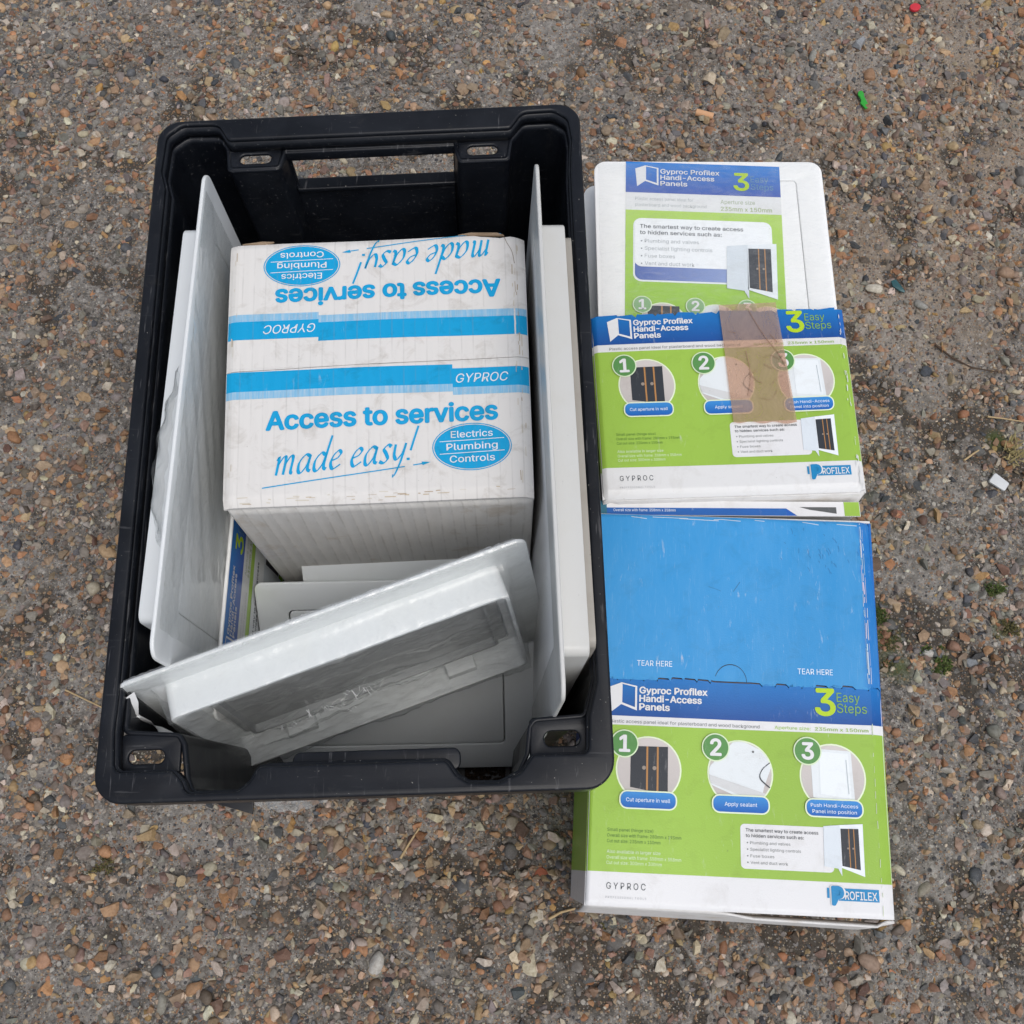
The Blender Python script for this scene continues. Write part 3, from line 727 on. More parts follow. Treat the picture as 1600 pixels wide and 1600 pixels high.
# ------------------------------------------------------------------ the black crate (stack-and-nest type)
CZ = .290
CQ = dict(NL=(-.2423, .0324), NR=(.0603, .0416), FR=(.0493, .5283), FL=(-.2571, .5112))
def crate_xy(x, y):
    s = x / 305.; t = y / 483.
    return tuple((1 - s) * (1 - t) * CQ['NL'][k] + s * (1 - t) * CQ['NR'][k] + s * t * CQ['FR'][k] + (1 - s) * t * CQ['FL'][k] for k in (0, 1))
CR0 = Vector((*crate_xy(152, 241), 0))
def cmap(x, y, z, draft=14.):
    """crate millimetres (z is metres above ground) -> metres relative to the crate's base; walls lean in towards the floor"""
    k = max(0, (CZ - .012 - z)) / (CZ - .012) * draft
    xx = 152.5 + (x - 152.5) * (1 - k / 152.5); yy = 241.5 + (y - 241.5) * (1 - k / 241.5)
    a, b = crate_xy(xx, yy); return (a - CR0.x, b - CR0.y, z)

def make_crate():
    root = empty('stacking_crate', CR0, 'open black plastic stacking crate filled with boxes and access panels', 'crate')
    outer = rrect(0, 0, 305, 483, 17, 8)
    A = [(9, 425), (9.5, 60), (9, 42), (11, 18), (45, 18), (51, 12), (54, 4.6), (84, 5), (91, 10), (96, 19), (206, 19), (212, 10), (219, 6), (237, 5.4), (250, 11), (257, 20.5), (290, 20.5), (291, 42), (296.5, 62), (296, 425),
         (298, 452), (296, 470), (286, 477.5), (263, 477), (254, 463.5), (51, 464), (43, 478.5), (17, 479), (6.5, 470), (5, 440)]
    rad = [6, 4, 6, 5, 4, 8, 6, 7, 8, 5, 5, 8, 7, 8, 8, 4, 4, 5, 4, 6, 6, 8, 9, 8, 4, 4, 8, 9, 8, 6]
    Af = fillet(A, rad, 4)
    me = plate([(p[0] * .001, p[1] * .001) for p in outer], [[(p[0] * .001, p[1] * .001) for p in Af]], CZ - .005, CZ, .0018, 3)
    remap(me, lambda x, y, z: cmap(x * 1000, y * 1000, z)); obj('rim', me, M_CRATE, root)
    # outer skirt hanging below the rim
    inn = rrect(2.6, 2.6, 302.4, 480.4, 14.5, 8)
    sk = loft([[cmap(*p, CZ - .0035) for p in rrect(.4, .4, 304.6, 482.6, 16.6, 8)], [cmap(*p, CZ - .026, 0) for p in rrect(.4, .4, 304.6, 482.6, 16.6, 8)], [cmap(*p, CZ - .026, 0) for p in inn], [cmap(*p, CZ - .0035) for p in inn]])
    smooth_by_angle(sk); obj('rim_skirt', sk, M_CRATE, root)
    # short upright lip from the rim opening down to the stacking ledges
    lip = loft([[cmap(*p, CZ - .003) for p in Af], [cmap(*p, CZ - .014) for p in Af]]); smooth_by_angle(lip)
    o = obj('opening_lip', lip, M_CRATE, root); m = o.modifiers.new('t', 'SOLIDIFY'); m.thickness = .0022; m.offset = 0
    # body wall below, with posts that carry the ledges; the far wall has the hand hole
    B = [(10, 425), (11, 62), (11, 42.5), (44, 40), (47.5, 34), (50.5, 15), (54, 5.5), (84, 6), (91, 11), (96, 20), (116, 21), (206, 20), (212, 11), (219, 7), (237, 6.4), (249, 12), (254, 22), (256, 38), (259, 42), (290, 43.5), (295.5, 64), (295, 425),
         (296.5, 452), (295, 468), (285, 475), (264, 475), (254.5, 463), (252, 446.5), (217, 447), (213.5, 462), (212, 462), (92, 462.5), (89, 462.5), (85.5, 448), (50, 448), (48, 466), (42, 476), (18, 477), (7.5, 468), (6, 440)]
    rb = [6, 6, 4, 4, 4, 6, 6, 7, 8, 4, 0, 5, 8, 7, 8, 6, 5, 4, 4, 4, 6, 6, 6, 8, 9, 7, 5, 3, 3, 3, 0, 0, 3, 3, 3, 5, 8, 9, 8, 6]
    Bf = fillet(B, rb, 4); n = len(Bf)
    zs = [CZ - .012, CZ - .017, .238, .20, .10, .004]
    V = [cmap(*p, z) for z in zs for p in Bf]; F = []
    for k in range(len(zs) - 1):
        for i in range(n):
            j = (i + 1) % n; a, b = Bf[i], Bf[j]
            if k == 1 and a[1] > 455 and b[1] > 455 and 91 < a[0] < 212.5 and 91 < b[0] < 212.5: continue
            F.append((k * n + i, k * n + j, (k + 1) * n + j, (k + 1) * n + i))
    me = mesh(V, F); smooth_by_angle(me, 38); o = obj('wall', me, M_CRATE, root)
    m = o.modifiers.new('t', 'SOLIDIFY'); m.thickness = .0026; m.offset = 0
    o2 = obj('floor', mesh([cmap(*p, .006) for p in Bf], [tuple(range(n))]), M_CRATE, root)
    m = o2.modifiers.new('t', 'SOLIDIFY'); m.thickness = .003; m.offset = 0
    # sill below the hand hole, lip rib above it, small drain hole boss
    def ledge(name, x0, y0, x1, y1, z0, z1, slot=None, r=3.5, b=.0012):
        hs_ = [[(p[0] * .001, p[1] * .001) for p in rrect(*slot, (slot[3] - slot[1]) * .48, 5)]] if slot else []
        me = plate([(p[0] * .001, p[1] * .001) for p in rrect(x0, y0, x1, y1, r)], hs_, z0, z1, b, 2)
        remap(me, lambda x, y, z: cmap(x * 1000, y * 1000, z)); return obj(name, me, M_CRATE, root)
    ledge('stacking_ledge', 48, 446, 87, 466, CZ - .0155, CZ - .0125, (57, 452.6, 79.5, 460.6))
    ledge('stacking_ledge', 215.5, 445, 254, 466, CZ - .0155, CZ - .0125, (222.5, 451.6, 244.5, 459.6))
    ledge('stacking_ledge', 9, 15, 46, 41.5, CZ - .0155, CZ - .0125, (14.5, 23.6, 36, 31.6))
    ledge('stacking_ledge', 255.5, 17, 293, 43.5, CZ - .0155, CZ - .0125, (264.5, 26.2, 286, 35))
    ledge('hand_hole_sill', 90, 458, 214, 469, .2355, .2395, None, 2)
    ledge('inner_ledge', 113, 14, 214, 27.5, CZ - .0165, CZ - .0125, None, 5)
    ledge('inner_ledge', 88, 459.5, 216, 468, CZ - .021, CZ - .012, None, 2)
    # rounded bead along each ledge's raised border
    return root
CRATE = make_crate()

# ------------------------------------------------------------------ access panels
def make_panel(name, mat, W, H, w, h, dep, label, cat='panel', group=None, M=None, r=.010, clips=True, inset=None, off=(0, 0), M2=None, g=.0009):
    """a plastic access panel: local x across, y up, front face towards -z, the return frame towards +z"""
    M2 = M2 or M
    root = empty(name, label=label, cat=cat, group=group, mat=mat); t = .0026; ins = inset or .0075
    dx, dy = off
    dr = rrect(-w / 2 + ins + dx, -h / 2 + ins + dy, w / 2 - ins + dx, h / 2 - ins + dy, .004)
    me = plate(rrect(-W / 2, -H / 2, W / 2, H / 2, r, 6), [dr], -t, 0, .0009, 2); obj('flange', me, M, root)
    me = plate(rrect(-w / 2 + ins + g + dx, -h / 2 + ins + g + dy, w / 2 - ins - g + dx, h / 2 - ins - g + dy, .0034), [], -t + .0006, -.0003, .0006, 2)
    door = obj('door', me, M2, root)
    # return frame: a rounded rectangular tube standing on the flange
    o_ = rrect(-w / 2, -h / 2, w / 2, h / 2, .006); i_ = rrect(-w / 2 + .0026, -h / 2 + .0026, w / 2 - .0026, h / 2 - .0026, .0045)
    me = loft([[(*p, -.0002) for p in o_], [(*p, dep - .0008) for p in o_], [(p[0] * .997, p[1] * .997, dep) for p in o_], [(p[0] * 1.003, p[1] * 1.003, dep) for p in i_], [(*p, dep - .0008) for p in i_], [(*p, -.0002) for p in i_]])
    smooth_by_angle(me, 35); obj('return_frame', me, M, root)
    # stiffening lip behind the door
    d2 = rrect(-w / 2 + .016, -h / 2 + .016, w / 2 - .016, h / 2 - .016, .004); d3 = rrect(-w / 2 + .018, -h / 2 + .018, w / 2 - .018, h / 2 - .018, .003)
    me = loft([[(*p, -.0004) for p in d2], [(*p, .006) for p in d2], [(*p, .006) for p in d3], [(*p, -.0004) for p in d3]]); smooth_by_angle(me, 35)
    obj('stiffening_rib', me, M2, door)
    if clips:
        for sx in (-.28, .28):
            x = sx * w
            me = plate(rrect(x - .011, -h / 2 + .0028, x + .011, -h / 2 + .0105, .0015), [], .0, dep * .62, .0008); obj('catch', me, M, root)
    return root

def frame_from(o, x, y, z):
    x = Vector(x).normalized(); y = Vector(y); y = (y - x * x.dot(y)).normalized(); z_ = x.cross(y)
    m = Matrix.Identity(4)
    for i in range(3): m[i][0] = x[i]; m[i][1] = y[i]; m[i][2] = z_[i]; m[i][3] = o[i]
    return m

def leaflet(root, W, H, lw, u0, rot=0., hh=None, film=True):
    """the printed paper leaflet under the film on a panel front; panel millimetres, top left origin seen from the front"""
    Wm, Hm = W * 1000, H * 1000
    def fm(u, v, l): 
        c, s_ = math.cos(rot), math.sin(rot); uu = u0 + u * c + v * s_; vv = -u * s_ + v * c
        return (W / 2 - uu * .001, H / 2 - vv * .001, -.0028 - l * .001)
    k = lw / 131.; Hl = hh or 262 * k
    P = lambda: Print(fm)
    p = P(); p.grid(0, .6, lw, Hl, (.76, .77, .77), -.5, 12); sheet = p.build('leaflet', M_LEAF, root, 30)
    p = P(); p.grid(0, .6, lw, 31.5 * k, lambda u, v: tuple(a + (b - a) * v / (32 * k) for a, b in zip(S(44, 126, 204), S(66, 92, 170))), 0)
    door_emblem(p, 8 * k, 4 * k, k * 1.02, 1)
    for i, (t, wd) in enumerate((('Gyproc Profilex', 50), ('Handi-Access', 45.5), ('Panels', 22.5))): p.text(t, 29.5 * k, (11.8 + i * 6.1) * k, 4.5 * k, INK['w'], 1, .032, width=wd * k)
    p.text('3', 92 * k, 26 * k, 17 * k, INK['lime'], 1, .035, width=12 * k); p.text('Easy', 106 * k, 17.5 * k, 6 * k, S(96, 140, 170), 1, 0, width=15 * k); p.text('Steps', 106 * k, 25 * k, 6 * k, S(96, 140, 170), 1, 0, width=19 * k)
    p.build('title_band', M_LEAF, sheet)
    p = P(); g1, g2 = S(176, 210, 96), S(150, 196, 60)
    p.grid(0, 49 * k, lw, min(Hl, 245 * k), lambda u, v: tuple(a + (b - a) * min(1, (v - 49 * k) / (100 * k)) for a, b in zip(g1, g2)), 0)
    p.text('Plastic access panel ideal for', 8 * k, 39 * k, 3 * k, S(176, 182, 184), 0, 0, width=49 * k); p.text('plasterboard and wood background', 8 * k, 45 * k, 3 * k, S(176, 182, 184), 0, 0, width=60 * k)
    p.text('Aperture size', 80 * k, 40 * k, 4 * k, S(168, 182, 150), 0, 0, width=29 * k); p.text('235mm x 150mm', 80 * k, 47 * k, 4 * k, S(168, 186, 130), 0, .014, width=43 * k)
    p.build('description_field', M_LEAF, sheet)
    if Hl > 90 * k:
        p = P(); p.rr(6.5 * k, 57 * k, 122 * k, 118 * k, 7 * k, S(236, 240, 242), 1)
        p.rr(8 * k, 96 * k, 100 * k, 116.5 * k, 6 * k, lambda u, v: tuple(a + (b - a) * min(1, max(0, u / (100 * k))) for a, b in zip(S(72, 98, 172), S(150, 168, 210))), 2); p.rr(7.6 * k, 57.4 * k, 121.6 * k, 104 * k, 6 * k, S(240, 243, 245), 3)
        p.text('The smartest way to create access', 12 * k, 67 * k, 3.6 * k, S(92, 98, 104), 4, .012, width=86 * k); p.text('to hidden services such as:', 12 * k, 73 * k, 3.6 * k, S(92, 98, 104), 4, .012, width=68 * k)
        for i, (t, wd) in enumerate((('Plumbing and valves', 45), ('Specialist lighting controls', 56), ('Fuse boxes', 25), ('Vent and duct work', 41))):
            p.text(t, 16 * k, (81 + 7.2 * i) * k, 3.4 * k, S(172, 178, 182), 4, 0, width=wd * k); p.disc(13.4 * k, (79.6 + 7.2 * i) * k, .7 * k, .7 * k, S(140, 146, 150), 4, 8)
        panel_picture(p, 84 * k, 80 * k, 1.55 * k, 5); p.build('uses_box', M_LEAF, sheet)
        for n, u in ((1, 14), (2, 57), (3, 99)):
            p = P(); step_art(p, n, (u + 17) * k, 156 * k, 18 * k, 1); step_badge(p, n, u * k, 140 * k, 7.0 * k, 7, S(134, 174, 122)); p.build('step_picture', M_LEAF, sheet)
    return sheet

def film_sheet(root, W, H, fn, nu, nv, mat, name='film_wrap'):
    V = []; 
    for j in range(nv + 1):
        for i in range(nu + 1): V.append(fn(-W / 2 + W * i / nu, -H / 2 + H * j / nv))
    F = [(j * (nu + 1) + i, j * (nu + 1) + i + 1, (j + 1) * (nu + 1) + i + 1, (j + 1) * (nu + 1) + i) for j in range(nv) for i in range(nu)]
    return obj(name, mesh(V, F), mat, root, smooth=True)
def ridge(x, y, f, seed=0):
    n = fbm(np.float64(x + seed), np.float64(y - seed), f, 3); return float(1 - abs(2 * n - 1) * 2)

# --- two large square panels standing on edge along the crate's sides
right_m = frame_from((.0215 - .004, .2590, .349 - .1725), (-.0345, 1, 0), (.034, 0, 1), None)
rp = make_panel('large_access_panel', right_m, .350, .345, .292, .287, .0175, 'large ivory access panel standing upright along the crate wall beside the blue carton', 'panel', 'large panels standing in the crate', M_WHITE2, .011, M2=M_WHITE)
me = loft([[(*p, .0165) for p in rrect(-.140, -.1375, .140, .1375, .006)], [(*p, .0222) for p in rrect(-.140, -.1375, .140, .1375, .006)], [(*p, .0222) for p in rrect(-.137, -.1345, .137, .1345, .005)], [(*p, .0165) for p in rrect(-.137, -.1345, .137, .1345, .005)]]); smooth_by_angle(me, 35)
obj('fixing_frame', me, mat_plastic('taupe_plastic', (.33, .31, .275), .5, .25), rp)
left_m = frame_from((-.2070, .2790, .322 - .159), (.004, -1, 0), (-.012, 0, 1), None)
lp = make_panel('large_access_panel', left_m, .334, .318, .280, .262, .019, 'large white film-wrapped access panel standing upright along the crate wall away from the cartons', 'panel', 'large panels standing in the crate', M_PALE, .011)
def lfilm(x, y):
    a = max(0, min(1, (x + .10) / .04)) ; top = max(0, (y - .150) / .012)
    wr = .0012 * max(0, ridge(x * .5 + y * .9, y * .25, 60)) + .0006 * ridge(x, y, 90, 3)
    return (x, y, -.0036 - a * max(0, wr))
film_sheet(lp, .300, .316, lfilm, 90, 90, M_FILMH)
# loose pocket of film bulging behind the top edge
V = []; 
for i in range(31):
    for j in range(9):
        s = i / 30; q = j / 8; b = math.sin(math.pi * s) ** .6
        V.append((-.02 + .115 * s, .157 - .03 * q + .002 * math.sin(s * 30 + q * 5), .001 + (.006 + .013 * b) * math.sin(q * 1.5) + .0015 * ridge(s * .3, q * .2, 30)))
obj('film_pocket', mesh(V, [(i * 9 + j, i * 9 + j + 1, (i + 1) * 9 + j + 1, (i + 1) * 9 + j) for i in range(30) for j in range(8)]), M_FILM, lp, smooth=True)

# --- small panel with its leaflet, upright against the large left panel
sm = frame_from((-.1985, .190, .104), (0, -1, 0), (-.045, 0, 1), None)
sp_ = make_panel('small_access_panel', sm, .193, .200, .150, .155, .004, 'small panel with blue and green leaflet tucked beside the white carton', 'panel', None, M_WHITE, clips=False)
leaflet(sp_, .193, .200, 131, 30, 0, 150)

# --- two grey-looking panels leaning in the near end of the crate, below the wrapped one
yup = Vector((0, .128, .120)).normalized()
gm = frame_from((-.0885, .1405, .0905), (-1, -.02, 0), yup, None)
gp = make_panel('hinged_access_panel', gm, .2115, .176, .176, .140, .016, 'pale grey hinged panel lying aslant at the crate bottom under the wrapped panel', 'panel', 'grey panels in the crate bottom', M_GREY, .006, inset=.006)
gm2 = frame_from((-.075, .1475 + .012, .0905 - .002), (-1, -.015, 0), yup + Vector((0, .10, .16)), None)
gp2 = make_panel('hinged_access_panel', gm2, .170, .178, .140, .140, .010, 'grey panel showing only its top edge against the white carton front', 'panel', 'grey panels in the crate bottom', M_GREY, .006, clips=False)

# --- the panel in torn shrink film lying across the near end of the crate, its hollow back to the viewer
K = .935
eul = (R(81.392), R(-3.4263), R(19.8704))
from mathutils import Euler
fmx = Euler(eul, 'XYZ').to_matrix().to_4x4(); fmx.translation = Vector((-.1103 * K - .002, .1442 * K - .002, CAM_H - (CAM_H - .1479) * K + .011))
FW, FH, fw_, fh_, FD = .28 * K, .193 * K, .235 * K, .15 * K, .0225
fp = make_panel('wrapped_access_panel', fmx, FW, FH, fw_, fh_, FD, 'white panel in torn clear film lying aslant across the near end of the crate', 'panel', None, M_PALE, .008, M2=M_SHADED)
def ffilm(x, y):
    ax = max(0, (abs(x) - fw_ / 2) / ((FW - fw_) / 2)); ay = max(0, (abs(y) - fh_ / 2) / ((FH - fh_) / 2)); d = min(1, max(ax, ay))
    k_ = min(1, d * 4.5); z = (FD + .0006) * (1 - k_) + .0009 + .0012 * max(0, ridge(x, y * .6, 70, 4)) * (1 - d)
    sag = -.0085 * max(0, math.cos(x / fw_ * 2.6)) * max(0, math.cos(y / fh_ * 2.6)) if d == 0 else 0
    wr = .0026 * max(0, ridge(x * .28 + y * .35, y * .9 - x * .35, 24)) + .0005 * ridge(x * .6, y, 60, 2)
    for y0, sl, x0, x1, am in ((-.004, .10, -.07, .03, .006), (-.014, .05, -.05, .06, .005), (-.022, .16, -.085, .0, .004), (.012, -.1, -.02, .07, .003)):
        if x0 < x < x1: wr += am * max(0, 1 - abs(y - y0 - sl * x - .0025 * math.sin(x * 130)) / .0034) * math.sin(math.pi * (x - x0) / (x1 - x0)) ** .5
    return (x * 1.003, y * 1.003, z + sag + wr * (1 if d == 0 else .9 * (1 - d) + .1))
film_sheet(fp, FW, FH, ffilm, 200, 150, M_FILM)
# frayed sealed seam of the film along the top edge and a torn tail at the corner
def ribbon(pts, w, seed, twist=2.):
    V = []; rr_ = random.Random(seed); n = len(pts)
    for i, p in enumerate(pts):
        a = twist * i / n + rr_.uniform(-.3, .3); ww = w * (.5 + rr_.random()); d = Vector((math.cos(a), .3, math.sin(a))).normalized() * ww / 2
        V += [Vector(p) + d, Vector(p) - d]
    return mesh(V, [(2 * i, 2 * i + 1, 2 * i + 3, 2 * i + 2) for i in range(n - 1)])
M_FRAY = mat_film('crumpled_film', .34, .22, .06)
seam = []; rs = random.Random(4)
for i in range(90):
    x = -FW / 2 + .006 + (FW - .012) * i / 89; seam += [(x, FH / 2 - .0005, -.0032 - .0008 * rs.random()), (x, FH / 2 + .0012 + .0022 * rs.random() ** 3, -.0006 + .001 * rs.random()), (x, FH / 2 - .0015 - .002 * rs.random() ** 2, .0014)]
obj('film_seam', mesh(seam, [(3 * i + a, 3 * i + a + 1, 3 * i + a + 4, 3 * i + a + 3) for i in range(89) for a in (0, 1)]), M_FRAY, fp, smooth=True)
M_WHT = mat_simple('white_glint_and_tail', (.82, .84, .85), .25, .06, spec=.6)  # white for the painted highlights on the film and for its torn tail
rs2 = random.Random(21)
for k in range(26):  # highlights along the wrinkles, painted as white slivers on the film
    x = rs2.gauss(-.030, .024); y = rs2.gauss(-.012, .009); a = rs2.gauss(.05, .30) if k < 14 else rs2.uniform(-1.2, 1.2); L_ = rs2.uniform(.003, .018) if k > 4 else rs2.uniform(.04, .075); pts = []
    for i in range(9):
        q = i / 8 - .5; px = x + L_ * q * math.cos(a); py = y + L_ * q * math.sin(a) + .0012 * math.sin(q * 9 + k); pz = ffilm(max(-.105, min(.105, px)), max(-.066, min(.066, py)))[2] + .0008; pts.append((px, py, pz))
    w_ = (.00055 if k > 4 else .0010); V = []
    for i, p in enumerate(pts):
        ww = w_ * (.3 + rs2.random()) * math.sin(math.pi * (i + .6) / 9.2); V += [(p[0], p[1] + ww, p[2] + .0004), (p[0] + .0003, p[1] - ww, p[2])]
    o = obj('film_glint', mesh(V, [(2 * i, 2 * i + 1, 2 * i + 3, 2 * i + 2) for i in range(len(pts) - 1)]), M_WHT, fp)
tail = [(-FW / 2 + .004, FH / 2 - .010, .003), (-FW / 2 + .003, FH / 2 - .016, .006), (-FW / 2 + .001, FH / 2 - .024, .010), (-FW / 2 + .003, FH / 2 - .031, .013), (-FW / 2 + .005, FH / 2 - .040, .016), (-FW / 2 + .006, FH / 2 - .047, .018), (-FW / 2 + .010, FH / 2 - .052, .022)]
obj('film_tail', ribbon(tail, .008, 3), M_WHT, fp, smooth=True)
obj('film_tail', ribbon([(-FW / 2 + .002, FH / 2 - .016, .004), (-FW / 2 - .002, FH / 2 - .020, .007), (-FW / 2 - .003, FH / 2 - .026, .009), (-FW / 2 + .002, FH / 2 - .027, .011)], .002, 6), M_WHT, fp, smooth=True)

# ------------------------------------------------------------------ cartons
def bil(Q, s, t):
    return [(1 - s) * (1 - t) * Q[0][k] + s * (1 - t) * Q[1][k] + s * t * Q[2][k] + (1 - s) * t * Q[3][k] for k in (0, 1)]

def sheet_mesh(fmap, poly, th, step=7.):
    """a sheet of board of the given outline (board mm), thickness th mm, bent through the board map"""
    us = [p[0] for p in poly]; vs = [p[1] for p in poly]
    loops = [[Vector((p[0], p[1], 0)) for p in poly]]
    bm = bmesh.new(); vv = [bm.verts.new((p[0], p[1], 0)) for p in poly]
    bm.faces.new(vv); bmesh.ops.triangulate(bm, faces=bm.faces[:])
    # cut on a grid so that it can bend
    for ax, lo, hi in ((0, min(us), max(us)), (1, min(vs), max(vs))):
        n = int((hi - lo) / step)
        cs = [lo + (hi - lo) * i / n for i in range(1, n)] + [lo + d for d in (.6, 1.3, 2.3, 3.4, 4.8)] + [hi - d for d in (.6, 1.3, 2.3, 3.4, 4.8, 6.4, 8.4)]
        for cc in cs:
            c = [0, 0, 0]; c[ax] = cc; nn = [0, 0, 0]; nn[ax] = 1
            bmesh.ops.bisect_plane(bm, geom=bm.verts[:] + bm.edges[:] + bm.faces[:], plane_co=c, plane_no=nn)
    bmesh.ops.recalc_face_normals(bm, faces=bm.faces)
    if sum(f.normal.z for f in bm.faces) > 0: bmesh.ops.reverse_faces(bm, faces=bm.faces[:])
    top = bm.faces[:]
    ex = bmesh.ops.extrude_face_region(bm, geom=top)
    for v in [g for g in ex['geom'] if isinstance(g, bmesh.types.BMVert)]: v.co.z -= th
    uvl = bm.verts.layers.float_vector.new('uvmm'); cl = bm.verts.layers.float_color.new('pcol')
    for v in bm.verts:
        u, w, l = v.co; v[uvl] = (u * .001, w * .001, 0); v.co = fmap(u, w, l)
    bmesh.ops.recalc_face_normals(bm, faces=bm.faces)
    me = bpy.data.meshes.new('sheet'); bm.to_mesh(me); bm.free(); return me
def set_col(me, fn):
    a = me.attributes['pcol']; uv = me.attributes['uvmm']
    for i in range(len(me.vertices)):
        u = uv.data[i].vector; a.data[i].color = (*fn(u[0] * 1000, u[1] * 1000), 1)

def wall_strip(p0, p1, z0, z1, bands, off, name, mat, parent, th=.0016, bulge=0.):
    """an upright side of a carton between two plan points, printed in bands of (from, to, colour) along its length"""
    P0 = Vector((*p0, 0)); d = Vector((*p1, 0)) - P0; L = d.length; nrm = Vector((d.y, -d.x, 0)).normalized() * -1
    V = []; C = []; U = []; F = []; nz = 6
    ts = sorted(set([0, 1] + [b for a in bands for b in a[:2]] + [i / 24 for i in range(25)])); 
    cols = []
    for a, b in zip(ts[:-1], ts[1:]):
        m = (a + b) / 2; c = next((x[2] for x in bands if x[0] <= m <= x[1]), (.7, .7, .7)); base = len(V)
        for k in range(nz + 1):
            for t in (a, b):
                q = k / nz; o = nrm * (bulge * math.sin(math.pi * q) * math.sin(math.pi * t) ** .6)
                pt = P0 + d * t + o; V.append((pt.x - off.x, pt.y - off.y, z0 + (z1 - z0) * q - off.z)); C.append(c); U.append((t * L, q * (z1 - z0), 0))
        for k in range(nz): F.append((base + 2 * k, base + 2 * k + 1, base + 2 * k + 3, base + 2 * k + 2))
    me = mesh(V, F); a = me.attributes.new('pcol', 'FLOAT_COLOR', 'POINT'); u = me.attributes.new('uvmm', 'FLOAT_VECTOR', 'POINT')
    for i, (c, w) in enumerate(zip(C, U)): a.data[i].color = (*c, 1); u.data[i].vector = w
    o = obj(name, me, mat, parent)
    if th: m = o.modifiers.new('t', 'SOLIDIFY'); m.thickness = th; m.offset = 0
    return o

def tear_edge(u0, u1, v, pitch=9.4, tick=2.2, up=True):
    """the toothed line of a torn or perforated tear strip"""
    pts = []; u = u0; rr_ = random.Random(5)
    while u < u1 - pitch * .6:
        j = rr_.uniform(-.35, .35)
        pts += [(u, v + j), (u + pitch * .68, v + .35 + j), (u + pitch * .86, v + tick + j), (u + pitch * .93, v + .2 + j)]; u += pitch
    return pts + [(u1, v)]

